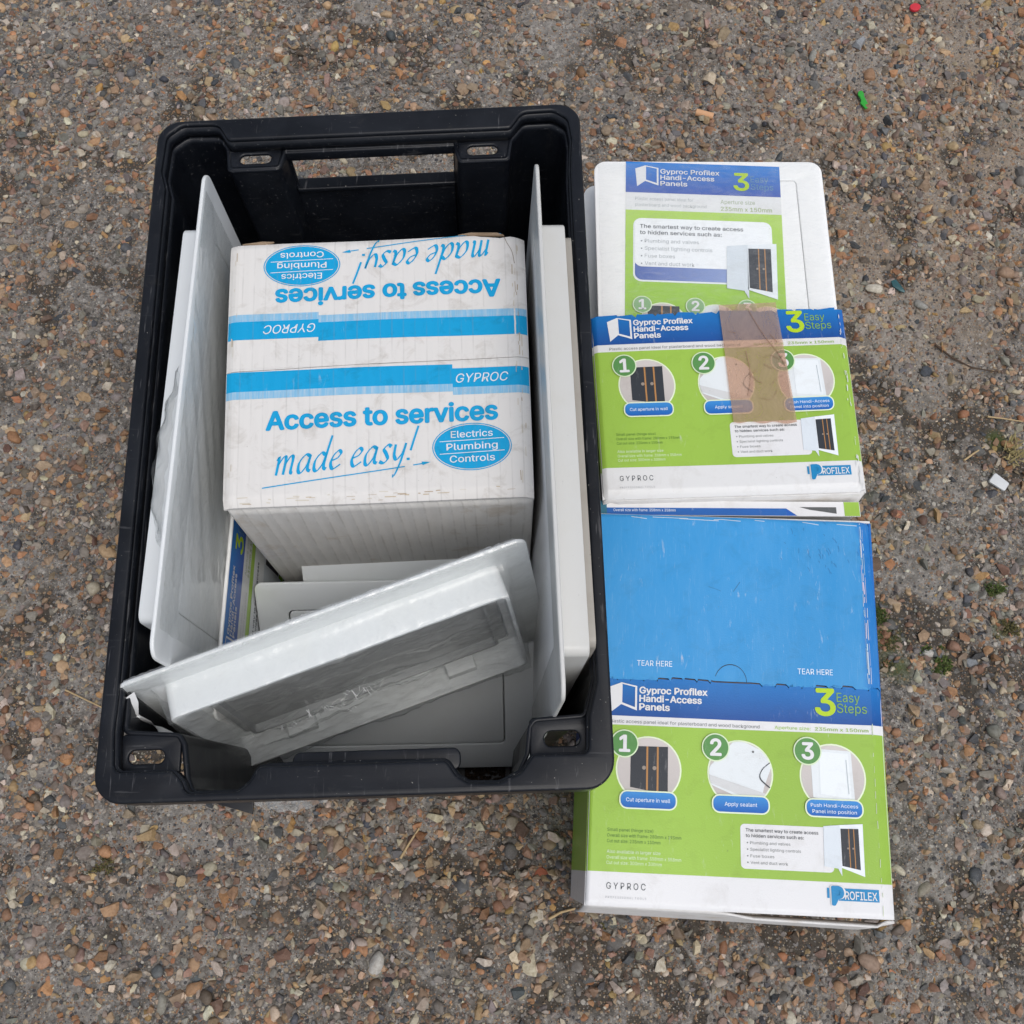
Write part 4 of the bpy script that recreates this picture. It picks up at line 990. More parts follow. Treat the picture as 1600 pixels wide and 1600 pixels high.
# --- lower carton: lying on its back, top flap not yet torn off
def low_carton():
    Q = [(.0648, .249), (.2692, .2427), (.2535, -.0348), (.0489, -.0255)]; W, L, ZT = 204.5, 278., .175
    root = empty('panel_carton', (.16, .105, 0), 'blue topped carton with green printed front lying on its back, TEAR HERE flap unopened', 'carton', 'cartons of small access panels')
    off = root.location.copy()
    def fm(u, v, l):
        x, y = bil(Q, u / W, v / L); e = 0
        if u > W - 8.5: e = ((u - (W - 8.5)) / 8.5) ** 1.4 * 4.2
        if u < 2.5: e = ((2.5 - u) / 2.5) ** 2 * 1.4
        if v > L - 4: e += ((v - (L - 4)) / 4) ** 2 * 1.6
        if v < 3: e += ((3 - v) / 3) ** 2 * 1.2
        wz = 1.1 * math.sin(u * .021 + v * .011) + .9 * math.sin(v * .030 - u * .013 + 1) + .28 * math.sin(u * .075 + v * .02)
        return (x - off.x, y - off.y, ZT + (l + wz - e) * .001)
    teeth = tear_edge(0, 86, 123.2) [:-1]
    arc = [(97.8 - 11.3 * math.cos(a * math.pi / 14), 124.0 - 12.2 * math.sin(a * math.pi / 14) * (1 if a else 0)) for a in range(2, 15)]
    right = [(109.8, 124.4)] + tear_edge(112, W, 124.2)[:]
    line = teeth + [(86, 124.4)] + right
    g = .52
    # the flap ends on the tear line with a painted thumb cut; the front sheet begins just below it
    me = sheet_mesh(fm, [(0, 0), (W, 0)] + [(u, v - g) for u, v in reversed(line)], 1.5)
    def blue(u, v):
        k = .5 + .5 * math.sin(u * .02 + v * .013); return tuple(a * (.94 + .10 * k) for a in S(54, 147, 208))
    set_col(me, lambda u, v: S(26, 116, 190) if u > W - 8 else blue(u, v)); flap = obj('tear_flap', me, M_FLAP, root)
    p = Print(fm); p.text('TEAR HERE', 31, 115, 4.0, S(226, 238, 246), 1, 0, width=25); p.build('tear_lettering', M_PRINT, flap)
    p = Print(fm); p.text('TEAR HERE', 145.3, 116.8, 4.0, S(226, 238, 246), 1, 0, width=25); p.build('tear_lettering', M_PRINT, flap)
    # thumb cut: the slit's shade painted as a dark line, no gap cut
    tab = [(87.0, 123.6)] + arc + [(109.0, 124.0)]
    p = Print(lambda u, v, l: fm(u, v, l)); 
    p.stroke([(86.8, 120.6)] + [(u, v) for u, v in arc] + [(109.3, 124.2)], .62, (.015, .022, .03), 0, 100, .34); p.build('thumb_slit_shade', M_PRINT, flap)
    # worn crease along the right-hand fold
    p = Print(fm); rr_ = random.Random(9); v = 1.
    for du, w0 in ((-8.4, .85), (-6.9, .5), (-9.3, .35)):
        v = 1.
        while v < 121:
            ln = rr_.uniform(4, 22); w = w0 * rr_.uniform(.35, 1.3); p.line((W + du + rr_.uniform(-.25, .25), v), (W + du + rr_.uniform(-.25, .25), min(122, v + ln)), w, tuple(a * rr_.uniform(.75, 1) for a in (.60, .68, .74)), 0); v += ln + rr_.uniform(.3, 4)
    for k in range(9):
        u = rr_.uniform(5, 190); p.line((u, 1.6 + rr_.random()), (u + rr_.uniform(6, 30), 1.8 + 2 * rr_.random()), .5, (.6, .68, .74), 0)
    tag(p.build('worn_crease', M_PRINT, flap), kind='stuff'); p = Print(fm)
    v = 150.
    while v < 276:
        ln = rr_.uniform(2, 9); p.line((W - 8.4 + rr_.uniform(-.3, .3), v), (W - 8.4 + rr_.uniform(-.3, .3), min(276, v + ln)), .45 * rr_.uniform(.3, 1.2), (.58, .66, .46), 2); v += ln + rr_.uniform(1, 12)
    FRONT_WEAR = p
    p = Print(fm); 
    for k in range(26):                                               # dark rub marks
        u = rr_.gauss(165, 12); v = rr_.gauss(24, 9); a = rr_.uniform(-.5, .5) + 1.3; ln = rr_.uniform(1, 5)
        p.stroke([(u, v), (u + ln * .5 * math.cos(a) + .4, v + ln * .5 * math.sin(a)), (u + ln * math.cos(a), v + ln * math.sin(a))], .4, S(54, 118, 172), 0, 30, .2)
    p.stroke([(100, 58), (102, 55), (105, 50.5)], 1.4, S(58, 112, 158), 0, 60, .5); p.stroke([(82, 55), (87, 56.5), (91, 58)], .4, S(54, 114, 166), 0, 30, .3)
    tag(p.build('rub_mark', M_PRINT, flap), kind='stuff')
    me = sheet_mesh(fm, [(u, v + g) for u, v in line] + [(W, L), (0, L)], 1.5); set_col(me, lambda u, v: S(26, 112, 184) if v < 134 else (.74, .745, .75))
    front = obj('front_sheet', me, M_PRINT, root)
    front_print(fm, front, W, 1.0, 124.5, M_PRINT); tag(FRONT_WEAR.build('worn_crease', M_PRINT, front), kind='stuff')
    # inner box seen as shadow behind the slits, the sides and the ends
    ins = [bil(Q, s / W, t / L) for s, t in ((3, 3), (W - 6, 3), (W - 6, L - 3), (3, L - 3))]
    def rel(p, z): return (p[0] - off.x, p[1] - off.y, z)
    me = mesh([rel(p, ZT - .0042) for p in ins] + [rel(p, .002) for p in ins], [(0, 1, 2, 3), (7, 6, 5, 4), (0, 4, 5, 1), (1, 5, 6, 2), (2, 6, 7, 3), (3, 7, 4, 0)]); obj('inner_wall', me, M_KRAFT, root)
    gb = INK['green']; wb = (.72, .72, .72); bb = S(24, 106, 182); bd = S(12, 66, 142)
    bands = [(0, .445, bb), (.445, .543, bd), (.543, .567, wb), (.567, .922, gb), (.922, 1, wb)]
    wall_strip(Q[0], Q[3], .001, ZT - .0032, bands, off, 'side_wall', M_PRINT, root, bulge=.002)
    wall_strip(Q[1], Q[2], .001, ZT - .0052, bands, off, 'side_wall', M_PRINT, root, bulge=-.002)
    # near end: flap bulging open so that a dark slot shows under the front sheet's edge
    a, b = Vector((*Q[3], 0)), Vector((*Q[2], 0)); V = []; n = 40
    for i in range(n + 1):
        t = i / n; q = a.lerp(b, t); open_ = .004 * max(0, min(1, (t - .42) * 8)) * (1 if t < .97 else 0)
        for k in range(7):
            s = k / 6; out = .0012 + .0075 * math.sin(s * 1.7) + .003 * t; zz = ZT - .0035 - open_ * (1 - s) - s * .12
            V.append((q.x - off.x, q.y - off.y - out + .002 * (1 - s) - (open_ * .9 if k == 0 else 0), zz))
    me = mesh(V, [(i * 7 + k, i * 7 + k + 1, (i + 1) * 7 + k + 1, (i + 1) * 7 + k) for i in range(n) for k in range(6)])
    o = obj('end_flap', me, M_BOARDW, root, smooth=True); m = o.modifiers.new('t', 'SOLIDIFY'); m.thickness = .0016
    far = mesh([rel(Q[0], .001), rel(Q[1], .001), rel(Q[1], ZT - .004), rel(Q[0], ZT - .004)], [(0, 1, 2, 3)]); o = obj('end_wall', far, M_BOARDW, root); m = o.modifiers.new('t', 'SOLIDIFY'); m.thickness = .0016
    return root
LOWC = low_carton()

# --- printed card edge showing in the gap behind the blue flap (a larger panel's carton underneath)
def gap_card():
    root = empty('leaflet_card', (.165, .262, 0), 'printed card edge with blue band and green end in the gap between the two cartons', 'leaflet')
    off = root.location.copy(); P0 = (.066, .262); z = .168
    def fm(u, v, l): return (P0[0] + u * .001 - off.x, P0[1] - v * .001 + .006 * (u / 195.) * -.2 - off.y, z + l * .001)
    me = sheet_mesh(fm, [(0, 0), (198, 0), (198, 11.6), (0, 11.6)], 1.5); set_col(me, lambda u, v: (.74, .74, .74)); o = obj('card', me, M_PRINT, root)
    p = Print(fm); p.grid(0, 5.6, 142, 11.4, S(40, 98, 172), 0); p.poly([(142, 5.6), (150, 11.4), (142, 11.4)], S(34, 92, 176), 0); p.grid(0, 0, 6, 11.4, S(54, 110, 130), 1); p.build('blue_band', M_PRINT, o)
    p = Print(fm); p.grid(186, .2, 197.6, 11.4, INK['green'], 0); p.build('green_field', M_PRINT, o)
    p = Print(fm); p.text('Overall size with frame: 358mm x 358mm', 11, 8.6, 2.1, S(226, 236, 242), 1, .004, width=47); p.build('size_note', M_PRINT, o)
    p = Print(fm); p.poly([(152, 4.4), (180, 4.4), (180, 9.6), (160, 6.6)], S(90, 92, 92), 0); p.build('door_picture', M_PRINT, o)
    # its own carton below
    v = [(.070, .2585), (.262, .2575), (.262, .2525), (.070, .2525)]
    me = mesh([(a - off.x, b - off.y, zz) for zz in (.001, z - .0018) for a, b in v], [(3, 2, 1, 0), (4, 5, 6, 7), (0, 1, 5, 4), (1, 2, 6, 5), (2, 3, 7, 6), (3, 0, 4, 7)]); obj('backing', me, M_BOARDW, root)
gap_card()

# --- upper carton: tray half left after its lid was torn off, holding a stack of panels
def unp(x, y, z):
    u = x - 800; v = y - 800; h = CAM_H - z; dn = 1600 * math.cos(TILT) + v * math.sin(TILT); fw = 1600 * math.sin(TILT) - v * math.cos(TILT)
    return (u * h / dn, fw * h / dn)
def tray():
    ZT = .1775; Q = [unp(924, 494, ZT), unp(1317, 479, ZT), unp(1355, 766, ZT), unp(944, 779, ZT)]; W, L = 203., 156.
    root = empty('torn_panel_carton', (.165, .35, 0), 'torn open carton tray with brown tape on its front, holding stacked white panels', 'carton', 'cartons of small access panels')
    off = root.location.copy()
    def fm(u, v, l):
        x, y = bil(Q, u / W, v / L); e = 0
        if u > W - 7: e = ((u - (W - 7)) / 7) ** 1.5 * 3.6
        if u < 4: e = ((4 - u) / 4) ** 1.6 * 2.2
        if v > L - 7: e += ((v - (L - 7)) / 7) ** 1.6 * 3.4
        wz = .55 * math.sin(u * .025 + v * .02) + .4 * math.sin(v * .045 - u * .017 + 2)
        return (x - off.x, y - off.y, ZT + (l + wz - e) * .001)
    rr_ = random.Random(3)
    top = [(0, 1.5)] + [(u + rr_.uniform(-1, 1), v + (.0 if i % 2 else rr_.uniform(-.4, 1.6))) for i, (u, v) in enumerate(tear_edge(6, W - 3, 0, 16, 1.6))] + [(W, .5)]
    top = sorted(top, key=lambda p: p[0])
    me = sheet_mesh(fm, top + [(W, L), (0, L)], 1.5); set_col(me, lambda u, v: S(26, 112, 184) if v < 14 else (.72, .725, .72))
    front = obj('front_sheet', me, M_PRINT, root)
    front_print(fm, front, W, 1.0, .2, M_PRINT)
    p = Print(fm); r2 = random.Random(8)                               # white worn spots at the right fold
    p.grid(W - 4.5, 4, W - .6, 22, S(34, 100, 180), 1, 3)
    for k in range(40): u = W - 4.5 + r2.gauss(0, .9); v = r2.uniform(4, 150); p.line((u, v), (u + r2.uniform(-.4, .4), v + r2.uniform(1, 7)), r2.uniform(.15, .7), (.66, .68, .66), 8)
    tag(p.build('worn_crease', M_PRINT, front), kind='stuff')
    # tape
    p = Print(fm); p.grid(0, 0, 1, 1, (.3, .2, .1), 0)
    tv = []; nu, nv = 20, 44; c4 = [(102.3, -4.0), (148.6, -5.2), (154.6, 99.5), (105.0, 97.5)]
    for j in range(nv + 1):
        for i in range(nu + 1):
            s, t = i / nu, j / nv; u = (1 - s) * (1 - t) * c4[0][0] + s * (1 - t) * c4[1][0] + s * t * c4[2][0] + (1 - s) * t * c4[3][0]; v = (1 - s) * (1 - t) * c4[0][1] + s * (1 - t) * c4[1][1] + s * t * c4[2][1] + (1 - s) * t * c4[3][1]
            if j == nv: v += .8 * math.sin(s * 17) + .6 * s
            lift = .42 * max(0, 1 - abs((u - 118) - (v * .62 - 2)) / 1.6) * (1 if v < 48 else 0) + .3 * max(0, 1 - abs((u - 120) - 1.5 * math.sin(v * .2)) / 1.2) * (1 if 36 < v < 76 else 0) + .22 * max(0, ridge(u * .01, v * .01, 9))
            tv.append(fm(u, v, 2.35 + lift * .6))
    o = obj('packing_tape', mesh(tv, [(j * (nu + 1) + i, j * (nu + 1) + i + 1, (j + 1) * (nu + 1) + i + 1, (j + 1) * (nu + 1) + i) for j in range(nv) for i in range(nu)]), mat_tape(), root, smooth=True)
    o['label'] = 'strip of brown packing tape'
    p = Print(fm); tc = (.27, .165, .11)
    for ln in ([(126, 2), (131, 14), (139, 30), (146, 41), (150, 52)], [(112, 36), (128, 33), (143, 30)], [(120, 38), (122, 58), (118, 76)], [(121, 60), (127, 54)], [(121, 57), (126, 63), (131, 66)], [(133, 45), (139, 42), (146, 46)], [(137, 68), (143, 62), (148, 60)], [(128, 78), (136, 80), (142, 72)], [(134, 50), (140, 54)], [(108, 20), (114, 22)], [(141, 24), (146, 31)]):
        p.stroke(ln, .55, tc, 17, 20, .2)
    tag(p.build('tape_crease', M_PRINT, o), kind='stuff')
    bands = [(0, .17, S(30, 90, 170)), (.17, .215, (.7, .7, .7)), (.215, .86, INK['green']), (.86, 1, (.7, .7, .7))]
    wall_strip(Q[0], Q[3], .001, ZT - .0038, bands, off, 'side_wall', M_PRINT, root, bulge=.001)
    wall_strip(Q[1], Q[2], .001, ZT - .0052, bands, off, 'side_wall', M_PRINT, root, bulge=-.001)
    # near end: a folded end flap sagging outwards, and the two dust flap creases
    a, b = Vector((*Q[3], 0)), Vector((*Q[2], 0)); V = []; n = 40
    for i in range(n + 1):
        t = i / n; q = a.lerp(b, t); 
        for k in range(9):
            s = k / 8; dent = .0020 * max(0, 1 - abs(t - (.80 + .2 * (1 - s * 2.2))) / .02) + .0018 * max(0, 1 - abs(t - (.02 + .1 * s * 1.6)) / .02)
            V.append((q.x - off.x, q.y - off.y - .0015 - .003 * math.sin(s * 2.4) + dent, ZT - .0036 - s * (ZT - .006)))
    me = mesh(V, [(i * 9 + k, i * 9 + k + 1, (i + 1) * 9 + k + 1, (i + 1) * 9 + k) for i in range(n) for k in range(8)])
    o = obj('end_flap', me, M_BOARDW, root, smooth=True); m = o.modifiers.new('t', 'SOLIDIFY'); m.thickness = .0016
    bk = mesh([(p[0] - off.x, p[1] - off.y, .0015) for p in Q], [(0, 1, 2, 3)]); o = obj('back_wall', bk, M_BOARDW, root); m = o.modifiers.new('t', 'SOLIDIFY'); m.thickness = .0016
    return root
def mat_tape():
    t = NT('brown_packing_tape'); g = t.n('TexCoord').outputs['Object']; t.N.remove(t.p)
    tr = t.n('BsdfTransparent'); tr.inputs[0].default_value = (.93, .74, .63, 1)
    p = t.n('BsdfPrincipled'); n = t.noise(t.scale(g, (1, .5, 1)), 90, 5, .7, .8); n2 = t.noise(t.scale(g, (2.2, .6, 1)), 160, 5, .6, 1.2)
    c = t.mix(n, (.50, .34, .25), (.62, .45, .35)); t.l(c, p.inputs['Base Color']); p.inputs['Roughness'].default_value = .2
    bp = t.n('Bump'); bp.inputs['Strength'].default_value = .35; bp.inputs['Distance'].default_value = .0008; t.l(n2, bp.inputs['Height']); t.l(bp.outputs[0], p.inputs['Normal'])
    mx = t.n('MixShader'); t.l(t.ramp(n, [(.2, .34), (.8, .50)]), mx.inputs[0]); t.l(tr.outputs[0], mx.inputs[1]); t.l(p.outputs[0], mx.inputs[2]); t.l(mx.outputs[0], t.out.inputs[0]); return t.m
tray()

def stack():
    specs = [(.0, .0, .1672, -.2, 'white film-wrapped panel with blue and green leaflet, topmost of the stack in the torn carton'),
             (-.0045, .0065, .1265, .4, 'white panel second from the top of the stack in the torn carton'),
             (-.0060, .0010, .0855, -.5, 'white panel third from the top of the stack in the torn carton'),
             (-.0030, .0020, .0445, .3, 'white panel lowest of the stack in the torn carton')]
    for i, (dx, dy, z, rz, lab) in enumerate(specs):
        c = (.0697 + .0972 + dx, .570 - .140 + dy, z); a = R(rz)
        m = frame_from(c, (-math.cos(a), -math.sin(a), 0), (-math.sin(a), math.cos(a), 0), None)
        p = make_panel('small_access_panel', m, .1945, .280, .150, .235, .034, lab, 'panel', 'panels stacked in the torn carton', M_WHITE, .0105, clips=False, inset=.0045, off=(-.004, .008) if i == 0 else (0, 0), g=.0003)
        if i == 0:
            leaflet(p, .1945, .280, 131, 27.5, R(-2.2))
            def tf(x, y):
                return (x, y, -.0048 - .0011 * max(0, ridge(x * .6, y * .3, 30, 1)) - .0005 * ridge(x, y, 60, 5))
            film_sheet(p, .188, .272, tf, 60, 80, M_FILMT)
M_FILMT = mat_film('wrap_film', .11, .25, .03)
stack()

# --- white service carton standing in the crate, cyan lettering
def gyp_carton():
    Q = [(-.1955, .4065), (.0085, .4165), (.0142, .2222), (-.1838, .2139)]; W, L, ZT = 203., 197., .2842
    root = empty('service_carton', (-.09, .315, .006), 'white corrugated carton with cyan Access to services lettering standing in the crate', 'carton')
    off = root.location.copy()
    def fm(u, v, l):
        x, y = bil(Q, u / W, v / L); e = 0
        for d, wd, am in ((u, 7, 2.2), (W - u, 9, 3.2), (L - v, 8, 3.4), (v, 5, 1.4)):
            if d < wd: e += ((wd - d) / wd) ** 1.8 * am
        wz = .9 * math.sin(u * .018 + .4) * math.sin(v * .017) + .35 * math.sin(u * .05 + v * .03) + .012 * (L / 2 - abs(v - L / 2)) * .8
        if v > 99.6: wz += .25
        if u > 176 and v < 30: wz -= ((u - 176) * (30 - v)) * .004                     # crushed far corner
        return (x - off.x, y - off.y, ZT + (l + wz - e) * .001)
    wcol = (.665, .65, .625)
    me = sheet_mesh(fm, [(0, 0), (168, 0), (173, 1.5), (186, 2.4), (193, .3), (W, 1.5), (W, 97.2), (150, 98.0), (75, 99.4), (0, 101.0)], 2.4); set_col(me, lambda u, v: wcol); f1 = obj('top_flap', me, M_PRINTG, root)
    me = sheet_mesh(fm, [(0, 101.5), (75, 99.9), (150, 98.5), (W, 97.7), (W, L), (0, L)], 2.4); set_col(me, lambda u, v: wcol); f2 = obj('top_flap', me, M_PRINTG, root)
    cy = INK['cyan']; cp = tuple(a * .55 + .42 * b for a, b in zip(cy, wcol))
    cpl = tuple(.45 * a + .55 * b for a, b in zip(cy, (.36, .56, .70)))
    for fl, flip in ((f2, False), (f1, True)):
        xf = (lambda u, v: (214 - u if u < 203 else 203 - 203 + 11, 181.5 - v)) if flip else (lambda u, v: (u, v))
        def P():
            p = Print(fm); p.xf = (lambda u, v: (min(202.6, max(.4, 213 - u)), 181.5 - v)) if flip else None; return p
        hi = 212.6 if flip else 202.6; lo = 10.4 if flip else .4
        p = P(); p.grid(lo, 101.6, 151.4, 116, cy, 0); p.grid(151.4, 104.6, hi, 118.6, cy, 0); p.build('cyan_band', M_PRINTG, fl)
        p = P(); p.grid(lo, 116, 151.4, 121.6, cpl, 0); p.grid(151.4, 118.6, hi, 124.2, cpl, 0); p.build('faded_band', M_PRINTS, fl)
        p = P(); p.text('GYPROC', 153.6, 115.4, 6.6, (.70, .72, .74), 1, 0, .22, width=35, slope=-.01); p.text('TOOLS', 155, 123, 3.2, cp, 1, 0, 0, width=16); p.build('maker_name', M_PRINTG, fl)
        p = P(); p.text('Access to services', 28.3, 144.6, 12.8, cy, 1, .055, 0, width=152, slope=-.012); p.build('bold_lettering', M_PRINTG, fl)
        # the hand-written line
        G = dict(m=([[(0, .85), (.1, 1), (.12, 0)], [(.12, .55), (.33, 1), (.48, .92), (.5, 0)], [(.5, .55), (.71, 1), (.87, .92), (.88, .15), (1.0, .03)]], 1.18),
                 a=([[(.62, .9), (.36, 1), (.1, .6), (.12, .12), (.3, 0), (.54, .4), (.64, .95)], [(.64, .98), (.61, .2), (.78, .03)]], .86),
                 d=([[(.6, .85), (.36, 1), (.1, .6), (.12, .12), (.3, 0), (.53, .35), (.65, .95)], [(.76, 1.95), (.66, 1.0), (.62, .2), (.78, .03)]], .90),
                 e=([[(.1, .48), (.4, .6), (.54, .85), (.4, 1.02), (.18, .8), (.08, .35), (.25, 0), (.62, .22)]], .72),
                 s=([[(.56, .9), (.36, 1.02), (.18, .8), (.35, .5), (.47, .2), (.3, 0), (.04, .1)]], .68),
                 y=([[(.1, 1), (.12, .4), (.3, .12), (.55, .45), (.66, 1)], [(.66, 1.02), (.55, 0), (.36, -.75), (.24, -.8)]], .86))
        G['!'] = ([[(.30, 1.95), (.20, 1.2), (.13, .55)], [(.07, .14), (.10, 0)]], .5)
        p = P(); x = 0; xh = 12.2; u0, v0_ = 33.5, 177.2
        for ch in 'made easy!':
            if ch == ' ': x += .42; continue
            for stv in G[ch][0]:
                p.stroke([(u0 + (x + a + .2 * b) * xh * .985, v0_ - b * xh - (x + a) * xh * .085) for a, b in stv], 2.7, cy, 1, 42, .85)
            x += G[ch][1]
        p.line((26, 185.4), (119, 174.0), .75, cy, 1); p.line((124.5, 173.2), (131.5, 172.3), .75, cy, 1); p.poly([(130, 171.0), (136, 171.6), (130.6, 173.6)], cy, 1)
        p.build('script_lettering', M_PRINTG, fl)
        p = P(); p.disc(163.3, 161.9, 24.9, 15.6, cy, 1); p.ring(163.3, 161.9, 26.2, 16.8, .6, cy, 1)
        for vv in (157.2, 166.0): p.line((142, vv + .6), (184.6, vv - .6), .5, (.7, .72, .74), 2)
        for t, vv, wd in (('Electrics', 155.2, 27.5), ('Plumbing', 163.9, 33.5), ('Controls', 172.6, 29.5)): p.text(t, 163.3, vv, 4.7, (.71, .73, .75), 2, .014, width=wd, align='C', slope=-.015)
        p.build('oval_badge', M_PRINTG, fl)
    p = Print(fm); rw = random.Random(31)                              # rubbed brown and pale edges
    for k in range(70):
        e = rw.choice('rrbbl'); t = rw.random(); ln = rw.uniform(1.5, 9); c = rw.choice([(.50, .42, .31), (.58, .54, .46), (.42, .34, .25)]); w = rw.uniform(.2, .7)
        if e == 'r': u = W - 6.5 + rw.gauss(0, 1.6); v = t * 180 + 4; p.line((min(u, W - .8), v), (min(W - .8, u + rw.uniform(-.3, .3)), v + ln), w, c, 1)
        elif e == 'b': v = L - 4.5 + rw.gauss(0, 1.3); u = t * 185 + 4; p.line((u, min(v, L - .8)), (u + ln, min(L - .8, v + rw.uniform(-.3, .3))), w, c, 1)
        else: u = 3 + abs(rw.gauss(0, 1.2)); v = t * 180 + 4; p.line((u, v), (u, v + ln), w, c, 1)
    tag(p.build('worn_edge', M_PRINTG, f2), kind='stuff')
    # upright sides, rounded in plan
    Qr = [Vector(q) for q in Q]; ring0 = fillet([tuple(q) for q in Qr], .0035, 4); cx = sum(q.x for q in Qr) / 4; cyy = sum(q.y for q in Qr) / 4
    rings = []
    for z, k in ((.007, .985), (.10, .996), (.20, 1.0), (ZT - .012, 1.0), (ZT - .0052, .998), (ZT - .0034, .985)):
        rings.append([(cx + (p[0] - cx) * k - off.x, cyy + (p[1] - cyy) * k - off.y, z - off.z) for p in ring0])
    me = loft(rings, True, True, False); smooth_by_angle(me, 40); obj('side_wall', me, M_FACE, root)
    # torn kraft tongues at the far corners
    for pts in (((157, -1.0), (166, -2.6), (184, -2.4), (189, -.2), (176, .6)), ((8, -.8), (22, -2.2), (30, -1.0), (24, .4))):
        V = [fm(u, v, -.5 + (.9 if i in (1, 2) else 0)) for i, (u, v) in enumerate(pts)]
        o = obj('torn_edge', mesh(V, [tuple(range(len(V)))]), M_KRAFT, root); m = o.modifiers.new('t', 'SOLIDIFY'); m.thickness = .0012
    p = Print(fm); p.stroke([(189, .8), (190.5, 6), (194, 14), (195.5, 24)], .8, S(120, 100, 82), 1, 90, .35); p.build('fold_crease', M_PRINTG, f1)
def mat_face():
    t = NT('corrugated_side_board'); g = t.n('TexCoord').outputs['Object']; sx = t.n('SeparateXYZ'); t.l(g, sx.inputs[0])
    a = t.math('ADD', t.math('ADD', sx.outputs[0], t.math('MULTIPLY', sx.outputs[1], .9)), t.math('MULTIPLY', t.noise(t.scale(g, (1, 1, .1)), 35, 3), .009))
    fl = t.math('SINE', t.math('MULTIPLY', a, 2 * math.pi / .0085)); br = t.noise(t.scale(g, (1, 1, .35)), 110, 5, .75); st = t.noise(g, 30, 5, .65, .5)
    ln = t.math('MULTIPLY', t.ramp(fl, [(.80, 0), (.99, 1)]), t.ramp(br, [(.38, 0), (.60, 1)]))
    c = t.mix(t.math('MULTIPLY', t.ramp(br, [(.4, 0), (.75, 1)]), .35), (.70, .685, .655), (.52, .49, .44))
    c = t.mix(t.math('MULTIPLY', ln, .30), c, (.32, .30, .27)); c = t.mix(t.math('MULTIPLY', t.ramp(st, [(.58, 0), (.74, 1)]), .55), c, (.42, .32, .21))
    t.base(c); t.set(Roughness=.8, Specular_IOR_Level=.2); t.bump(t.math('ADD', t.math('MULTIPLY', fl, .5), br), .35, .0009); return t.m
M_FACE = mat_face()
gyp_carton()

# ------------------------------------------------------------------ litter on the ground and small plants
def gz(x, y): return float(ground_h(np.array([x]), np.array([y]))[0][0])
def slab(name, pts, th, mat, loc, rz, label, cat, group=None, b=.0004, tilt=(0, 0)):
    me = plate([(p[0] * .001, p[1] * .001) for p in pts], [], 0, th, b); o = obj(name, me, mat)
    o.location = (loc[0], loc[1], gz(loc[0], loc[1]) + (loc[2] if len(loc) > 2 else .0014)); o.rotation_euler = (tilt[0], tilt[1], R(rz)); return tag(o, label, cat, group)
slab('plastic_tag', fillet([(-3, 10), (-1, 12), (2, 11.6), (3, 8), (2.4, 4), (3.2, -1), (4.2, -9), (2.6, -11.6), (-.6, -11.5), (-2.2, -7), (-4, -4), (-2.2, -1), (-2.4, 4), (-3.6, 7)], .8, 3), .0022, mat_simple('green_plastic', (.03, .33, .035), .45, .12), (.378, .779, .0025), 8,
     'bright green plastic scrap lying on the gravel above the stacked panels', 'plastic scrap')
slab('plastic_disc', [(6.2 * math.cos(a * .35), 5.0 * math.sin(a * .35)) for a in range(18)], .003, mat_simple('red_plastic', (.55, .03, .045), .4, .1), (.4505, .906, .003), 20, 'small round red plastic disc lying on the gravel near the far edge', 'plastic scrap')
slab('plastic_chip', fillet([(-9, -4.5), (8, -6), (9, 3), (-7, 6)], 1.5, 3), .0035, mat_simple('dull_white_plastic', (.55, .57, .58), .5, .12), (.457, .340, .003), -28, 'pale grey plastic chip lying beside two pebbles right of the cartons', 'plastic scrap', tilt=(.15, .1))
slab('glass_shard', fillet([(-6, 7), (-1, 8), (5, -4), (6, -8), (1, -5), (-5, 1)], .8, 2), .003, mat_simple('teal_glass', (.012, .075, .085), .2, .3, spec=.6), (.388, .549, .003), 5, 'dark teal glass shard beside the white pebble on the gravel', 'glass shard', tilt=(.2, -.2))
# cigarette end
bm = bmesh.new(); bmesh.ops.create_cone(bm, cap_ends=True, segments=14, radius1=.0038, radius2=.0036, depth=.019, matrix=Matrix.Rotation(R(90), 4, 'Y')); me = bpy.data.meshes.new('cigarette_end'); bm.to_mesh(me); bm.free(); smooth_by_angle(me)
o = obj('cigarette_end', me, mat_simple('tan_filter_paper', (.58, .33, .18), .8, .15)); o.location = (.2064, .761, gz(.2064, .761) + .0042); o.rotation_euler = (0, .06, R(-14)); tag(o, 'tan cigarette end lying on the gravel above the stacked panels', 'cigarette end')

M_STRAW = mat_simple('dry_straw', (.42, .31, .17), .8, .2); M_TWIG = mat_simple('dark_twig', (.07, .045, .03), .85, .3)
def straw(name, pts, rad, mat, label, cat, group):
    cu = bpy.data.curves.new(name, 'CURVE'); cu.dimensions = '3D'; cu.bevel_depth = rad; cu.bevel_resolution = 1; sp = cu.splines.new('POLY'); sp.points.add(len(pts) - 1)
    for i, (p, q) in enumerate(zip(sp.points, pts)): p.co = (q[0], q[1], gz(q[0], q[1]) + rad * 1.6 + .0012, 1); p.radius = 1 - .5 * i / len(pts)
    o = bpy.data.objects.new('t', cu); COL.objects.link(o); me = bpy.data.meshes.new_from_object(o.evaluated_get(bpy.context.evaluated_depsgraph_get())); bpy.data.objects.remove(o)
    me.materials.clear(); return tag(obj(name, me, mat, smooth=True), label, cat, group)
straw('dry_straw', [(.428, .362), (.441, .371), (.452, .378)], .0011, M_STRAW, 'short straw piece pointing at the small green plant', 'straw', 'bits of straw')
straw('dry_straw', [(.458, .408), (.472, .406), (.49, .402)], .0010, M_STRAW, 'straw piece above the small green plant', 'straw', 'bits of straw')
straw('dry_straw', [(.030, -.042), (.040, -.037), (.0, -.047)][:2] + [(.052, -.034)], .0013, M_STRAW, 'straw piece in front of the crate and carton corner', 'straw', 'bits of straw')
